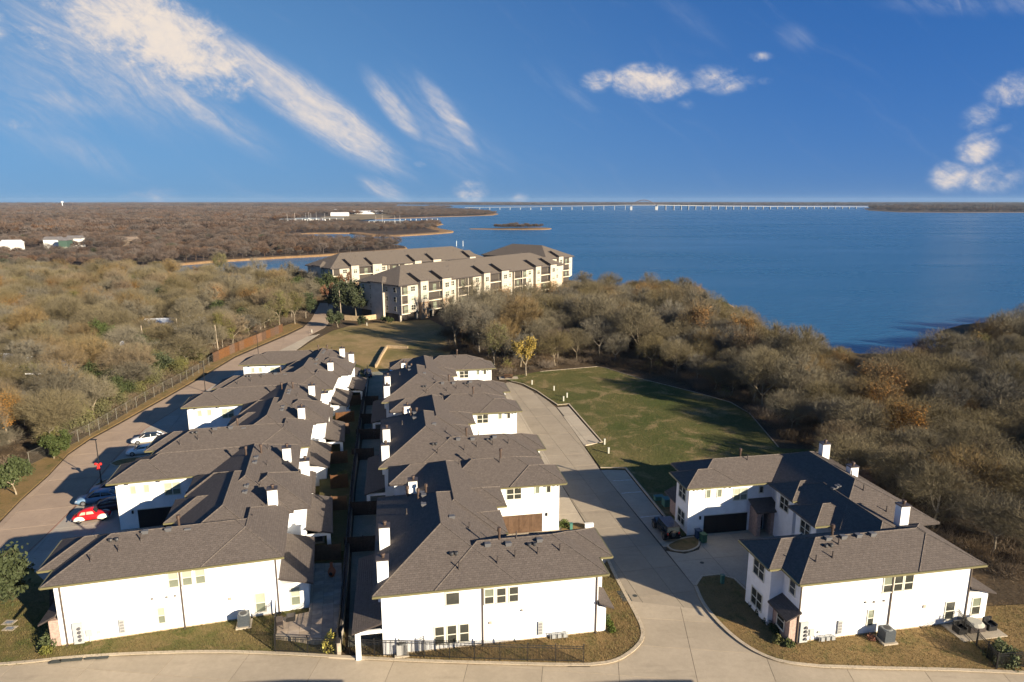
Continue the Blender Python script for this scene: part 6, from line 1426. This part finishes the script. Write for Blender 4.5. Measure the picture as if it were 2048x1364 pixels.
def jeep():
    p, q = g(1331, 1090), g(1310, 1052); a = R(101)
    t = thing('off_road_car', 'black boxy off-road car with a spare wheel on its tail, parked by the lane', 'car', ((p[0] + q[0]) / 2 + .7, (p[1] + q[1]) / 2 + .4, .04), a)
    MB().box(-2.0, .95, -.78, .78, .5, 1.12).build('body', PK, t); MB().prism([(.95, -.7), (2.0, -.58), (2.0, .58), (.95, .7)], .55, 1.08).build('bonnet', PK, t)
    MB().box(-1.98, .55, -.7, .7, 1.122, 1.72).build('windows', CGLASS, t); MB().box(-2.02, .5, -.74, .74, 1.722, 1.82).build('roof', PK, t)
    MB().poly([(.56, -.68, 1.13), (.92, -.7, 1.13), (.52, -.7, 1.72)]).poly([(.93, -.68, 1.12), (.93, .68, 1.12), (.56, .66, 1.74), (.56, -.66, 1.74)]).build('windscreen', CGLASS, t)
    for s_ in (-1, 1):
        for x in (-1.96, -1.0, -.1, .5): MB().box(x, x + .08, s_ * .70 - .02, s_ * .70 + .02, 1.12, 1.73).build('pillar', PK, t)
        for x in (-1.35, 1.4): MB().prism([(x - .55, s_ * .60), (x + .55, s_ * .60), (x + .48, s_ * .95), (x - .48, s_ * .95)], .82, .92).build('fender', mat('black_plastic', (.02, .02, .02), .6), t)
        MB().box(-2.03, -2.0, s_ * .66 - .08, s_ * .66 + .08, .85, 1.1).build('tail_light', LAMPR, t); MB().tube((2.0, s_ * .42, .86), (2.05, s_ * .42, .86), .1, .1, 10).build('headlight', LAMPW, t)
    MB().tube((-2.03, .05, .98), (-2.25, .05, .98), .4, .4, 18).build('spare_wheel', TYRE, t); MB().tube((-2.25, .05, .98), (-2.27, .05, .98), .24, .22, 12).build('spare_rim', mat('rim_dark', (.12, .12, .12), .4, metal=.5), t)
    MB().box(-2.2, -2.0, -.8, .8, .45, .6).build('bumper', BLACKIRON, t); MB().box(2.0, 2.2, -.75, .75, .45, .6).build('bumper', BLACKIRON, t)
    MB().box(-2.06, -2.031, -.35, -.05, .62, .74).build('number_plate', PALEW, t)
    wheels(t, (-1.4, 1.45), .76, .41, .28, mat('rim_dark', (.12, .12, .12), .4, metal=.5))
jeep()

# ------------------------------------------------------------------ patio, garden and yard things
pat = px((553, 1238), (618, 1224), (623, 1128), (683, 1126), (684, 1200), (676, 1270), (652, 1288), (630, 1291), (590, 1284), (553, 1280))
PAV = mat('paver', (.36, .29, .22), .85, base2=(.28, .225, .18), vscale=1.5, objrand=.14, bump=.01, bscale=8)
pat = px((553, 1238), (618, 1224), (623, 1128), (683, 1126), (684, 1200), (676, 1262), (652, 1276), (630, 1279), (590, 1272), (553, 1268), z=.45)
po = sheet('patio', pat, .445, JOINT, skirt=.44); slabs(po, pat, g(553, 1280), 14, .95, .62, .447, .485, PAV, .02, 260, 'paver', .5)
ribbon('edging', px((553, 1268), (590, 1272), (630, 1279), (652, 1276), z=.45), -.25, .08, .5, KERB)
x, y = g(664, 1152, .48); ch = thing('chiminea', 'orange clay chiminea on the stone patio', 'chiminea', (x, y, .485)); TC = mat('terracotta', (.34, .10, .045), .7)
prof = [(.22, .0), (.36, .3), (.40, .55), (.3, .8), (.16, 1.0), (.13, 1.35), (.18, 1.42)]; mb = MB()
for (r0, z0), (r1, z1) in zip(prof, prof[1:]): mb.tube((0, 0, z0), (0, 0, z1), r0, r1, 12, caps=False)
mb.build('pot', TC, ch, True); MB().tube((0, -.35, .45), (0, -.41, .45), .17, .17, 10).build('mouth', BLACKIRON, ch)
x, y = g(582, 1238, .48); fp_ = thing('fire_pit', 'dark square fire pit on the stone patio near the house wall', 'fire pit', (x, y, .485), R(15)); MB().box(-.38, .38, -.38, .38, 0, .36).build('bowl', BLACKIRON, fp_); MB().box(-.3, .3, -.3, .3, .361, .4).build('grate', DARKMETAL, fp_)
x, y = g(560, 1256, .48); ch2 = thing('patio_chair', 'small grey chair at the left edge of the stone patio', 'chair', (x, y, .485), R(20)); MB().box(-.28, .28, -.28, .28, .38, .46).build('seat', DARKMETAL, ch2); MB().box(-.28, .28, .24, .3, .461, .95).build('backrest', DARKMETAL, ch2)
for sx_ in (-.25, .25):
    for sy_ in (-.25, .25): MB().box(sx_ - .03, sx_ + .03, sy_ - .03, sy_ + .03, 0, .379).build('leg', DARKMETAL, ch2)
def shrub(lb, p, s, seed, m, n=900, cat='shrub', ls=.09, hh=1.0, group=None, twm=None, zb=.1):
    x, y = g(*p, zb); r = np.random.default_rng(seed); d = r.normal(0, 1, (n, 3)); d /= np.linalg.norm(d, axis=1)[:, None]; rr = r.uniform(.3, 1, n)[:, None] ** .5
    lump = 1 + .25 * np.sin(d[:, 0:1] * 5 + seed) * np.cos(d[:, 1:2] * 4)
    P = d * rr * s * lump; P[:, 2] = np.abs(P[:, 2]) * hh + .05; V, F = leaf_quads(r, P, ls); t = thing('garden_shrub', lb, cat, (x, y, zb), 0, group); put('foliage', np_mesh('foliage', V, F, [m]), t)
    b = np.zeros((40, 3)); dd = np.column_stack([r.normal(0, .6, 40), r.normal(0, .6, 40), np.ones(40)]); V, F = twig_tris(r, b, dd, np.full(40, s * hh), np.full(40, .035)); put('stems', np_mesh('stems', V, F, [TWIG]), t)
YV = mat('yellow_variegated', (.46, .40, .06), .7, objrand=.1); GS = mat('shrub_green', (.075, .095, .025), .75, objrand=.25); GD = mat('shrub_dark', (.04, .055, .022), .75, objrand=.2)
shrub('bright yellow variegated shrub in the patio corner by the iron fence', (661, 1298), .75, 1, YV, 520, hh=1.9, ls=.14)
shrub('green shrub against the corner of the west house', (104, 1287), .9, 2, GS, 1200, hh=1.3); shrub('yellow-green low shrub at the foot of the west house corner shrub', (92, 1306), .5, 3, OLIVELEAF, 500)
for i, p in enumerate(((1508, 1212), (1522, 1228), (1537, 1246), (1552, 1262))): shrub('dark low shrub in the bed along the shaded wall of the east house', p, .55, 10 + i, GD, 520, group='dark shrubs beside the east house')
shrub('yellow-green clump at the sunny end of the east house bed, left one', (1556, 1283), .55, 20, OLIVELEAF, 520); shrub('yellow-green clump at the corner downspout of the east house', (1577, 1290), .5, 21, GS, 480)
shrub('bright green bush behind the iron fence on the right lawn', (2002, 1322), 1.25, 22, GS, 1700, hh=1.35, ls=.11); shrub('small red-brown shrub beside the east air conditioner pad', (1742, 1278), .4, 23, REDLEAF, 260)
for i, p in enumerate(((1213, 1238), (1219, 1250), (1224, 1262))): shrub('low green plant along the lane end of the middle house', p, .38, 30 + i, GS, 300, group='low plants at the lane end of the middle house')
shrub('green bush by the middle garage court', (1128, 1052), .7, 40, GS, 700)
# east patio furniture
x, y = g(1946, 1262); ps = thing('patio_slab', 'concrete patio slab behind the east house', 'slab', (x, y, .09), R(10)); MB().box(-2.2, 2.2, -1.3, 1.3, 0, .08).build('slab', CONC_PALE, ps)
pt = thing('patio_table', 'covered patio table with a pale rounded lid on the east patio', 'table', (x, y, .172), R(10)); MB().box(-.75, .75, -.5, .5, .0, .62).build('base', DARKMETAL, pt); MB().tube((0, 0, .622), (0, 0, .85), .8, .55, 14).build('cover', mat('cover_grey', (.32, .31, .27), .7), pt)
for dx_, lb in ((-1.5, 'black patio armchair left of the covered table'), (1.5, 'black patio armchair right of the covered table')):
    q = rot2((dx_, -.1), 10); c = thing('patio_chair', lb, 'chair', (x + q[0], y + q[1], .172), R(10)); MB().box(-.4, .4, -.4, .4, .0, .42).build('seat', BLACKIRON, c); MB().box(-.4, .4, .25, .4, .421, .9).build('backrest', BLACKIRON, c)
    for s_ in (-.36, .36): MB().box(s_ - .05, s_ + .05, -.4, .24, .421, .62).build('arm', BLACKIRON, c)
# clutter under the west patios
OR = mat('tool_orange', (.55, .13, .02), .5); x, y = g(655, 890, 1.0)
tl = thing('garden_machine', 'orange and black garden machine standing in the sunlit west patio', 'machine', (x, y, 1.0), R(30)); MB().box(-.3, .3, -.4, .4, .15, .5).build('engine', OR, tl); MB().tube((0, .3, .4), (0, .9, 1.1), .03).build('handle', BLACKIRON, tl); wheels(tl, (-.25, .25), .36, .16, .08)
x, y = g(661, 878, 1.0); gr = thing('grill', 'orange barbecue grill beside the patio post', 'grill', (x, y, 1.0), R(10)); MB().box(-.4, .4, -.3, .3, .0, .8).build('cabinet', BLACKIRON, gr); MB().tube((-.4, 0, .85), (.4, 0, .85), .3, .3, 10).build('lid', OR, gr)
x, y = g(700, 785, 1.0); kt = thing('patio_set', 'white patio chairs and black table under the far west patio roof', 'furniture', (x, y, 1.0), R(10)); MB().tube((0, 0, .65), (0, 0, .72), .6, .6, 14).build('table_top', BLACKIRON, kt); MB().tube((0, 0, 0), (0, 0, .65), .06).build('leg', BLACKIRON, kt); MB().box(.7, 1.2, -.25, .25, .4, .47).box(1.15, 1.2, -.25, .25, .47, .95).box(.72, .78, -.2, .2, 0, .4).box(1.12, 1.18, -.2, .2, 0, .4).build('seat', PALEW, kt)
x, y = g(696, 832, 1.0); kt = thing('covered_chair', 'pale covered chair in the sun beside the west yard fence', 'chair', (x, y, 1.0), R(30)); MB().prism([(-.5, -.45), (.5, -.45), (.5, .45), (-.5, .45)], 0, .5).build('seat', PALEW, kt); MB().prism([(-.5, .1), (.5, .1), (.5, .45), (-.5, .45)], .501, 1.0).build('backrest', PALEW, kt)
shrub('small yellow-green bush in the west yard under the stone wall', (688, 952), .8, 50, OLIVELEAF, 320, zb=1.0)
x, y = g(1017, 757); pb = thing('picnic_bench', 'red-brown picnic bench on a pale pad at the end of the lane', 'bench', (x, y, .1), R(5)); MB().box(-2, 2, -1, 1, 0, .06).build('pad', CONC_PALE, pb)
for yy, zz in ((0, .7), (-.65, .42), (.65, .42)): MB().box(-.95, .95, yy - .18, yy + .18, zz, zz + .06).build('plank', WOODF, pb)
for s_ in (-.7, .7): MB().box(s_ - .05, s_ + .05, -.7, .7, .062, .419).build('leg', WOODF, pb)
# townhouses on the near side of the street: below the frame, their shadows reach the street
for (x, y), lb in (((-3.6, 32.9), 'white townhouse wing below the picture, left of the lane mouth'), ((23.9, 32.9), 'white townhouse wing below the picture, right of the lane mouth')):
    simple_house(lb, x, y, 0, 3.6, 7, 5.2, WHITE, SHINGLE, 'townhouses on the near side of the street', .5, 'townhouse', 2)
# ------------------------------------------------------------------ fallen leaves and grass tufts on the near lawns
def tufts(name, lb, poly, n, m, seed, sz=.10):
    r = np.random.default_rng(seed); xs, ys = zip(*poly); P = []
    while len(P) < n:
        p = (r.uniform(min(xs), max(xs)), r.uniform(min(ys), max(ys)))
        if inside(p, poly): P.append(p)
    b = np.column_stack([np.array(P), np.full(n, .1)]); d = np.column_stack([r.normal(0, .5, n), r.normal(0, .5, n), np.ones(n)])
    V, F = twig_tris(r, b, d, r.uniform(.6, 1.5, n) * sz, r.uniform(.03, .06, n)); o = put(name, np_mesh(name, V, F, [m]), kind='stuff', label=lb)
lf = [p for p in vR if p[0] < 75]
tufts('grass', 'brown grass blades of the right lawn', lf, 26000, mat('dry_blade', (.24, .165, .075), .9, base2=(.11, .10, .035), vscale=.35), 1)
tufts('grass', 'brown grass blades of the middle verge', vM, 18000, mat('dry_blade', (.24, .165, .075), .9), 2)
fl_ = [(p[0], p[1]) for p in st_up if -46 < p[0] < -14.5] + px((690, 1300), (560, 1238), (100, 1252), (98, 1172), (-30, 1150), (-160, 1230))
tufts('grass', 'mixed green and brown grass blades of the left lawn', fl_, 20000, mat('mixed_blade', (.165, .12, .05), .9, base2=(.075, .085, .025), vscale=.3), 3)
tufts('grass', 'green and tan grass blades of the open field', field, 40000, mat('field_blade', (.07, .075, .024), .9, base2=(.16, .12, .055), vscale=.12), 4, .14)
# ------------------------------------------------------------------ winter haze over the lake and the far woods
hm = bpy.data.materials.new('haze_air'); hm.use_nodes = True; hn = hm.node_tree.nodes; hn.remove(hn['Principled BSDF'])
pv = hn.new('ShaderNodeVolumePrincipled'); pv.inputs['Color'].default_value = (.50, .72, 1.0, 1); pv.inputs['Density'].default_value = 3.4e-5; pv.inputs['Anisotropy'].default_value = .1
hm.node_tree.links.new(pv.outputs[0], hn['Material Output'].inputs['Volume'])
MB().box(-11000, 11000, -300, 11500, -4, 70).build('haze', hm, kind='stuff', label='thin blue winter haze over the lake')
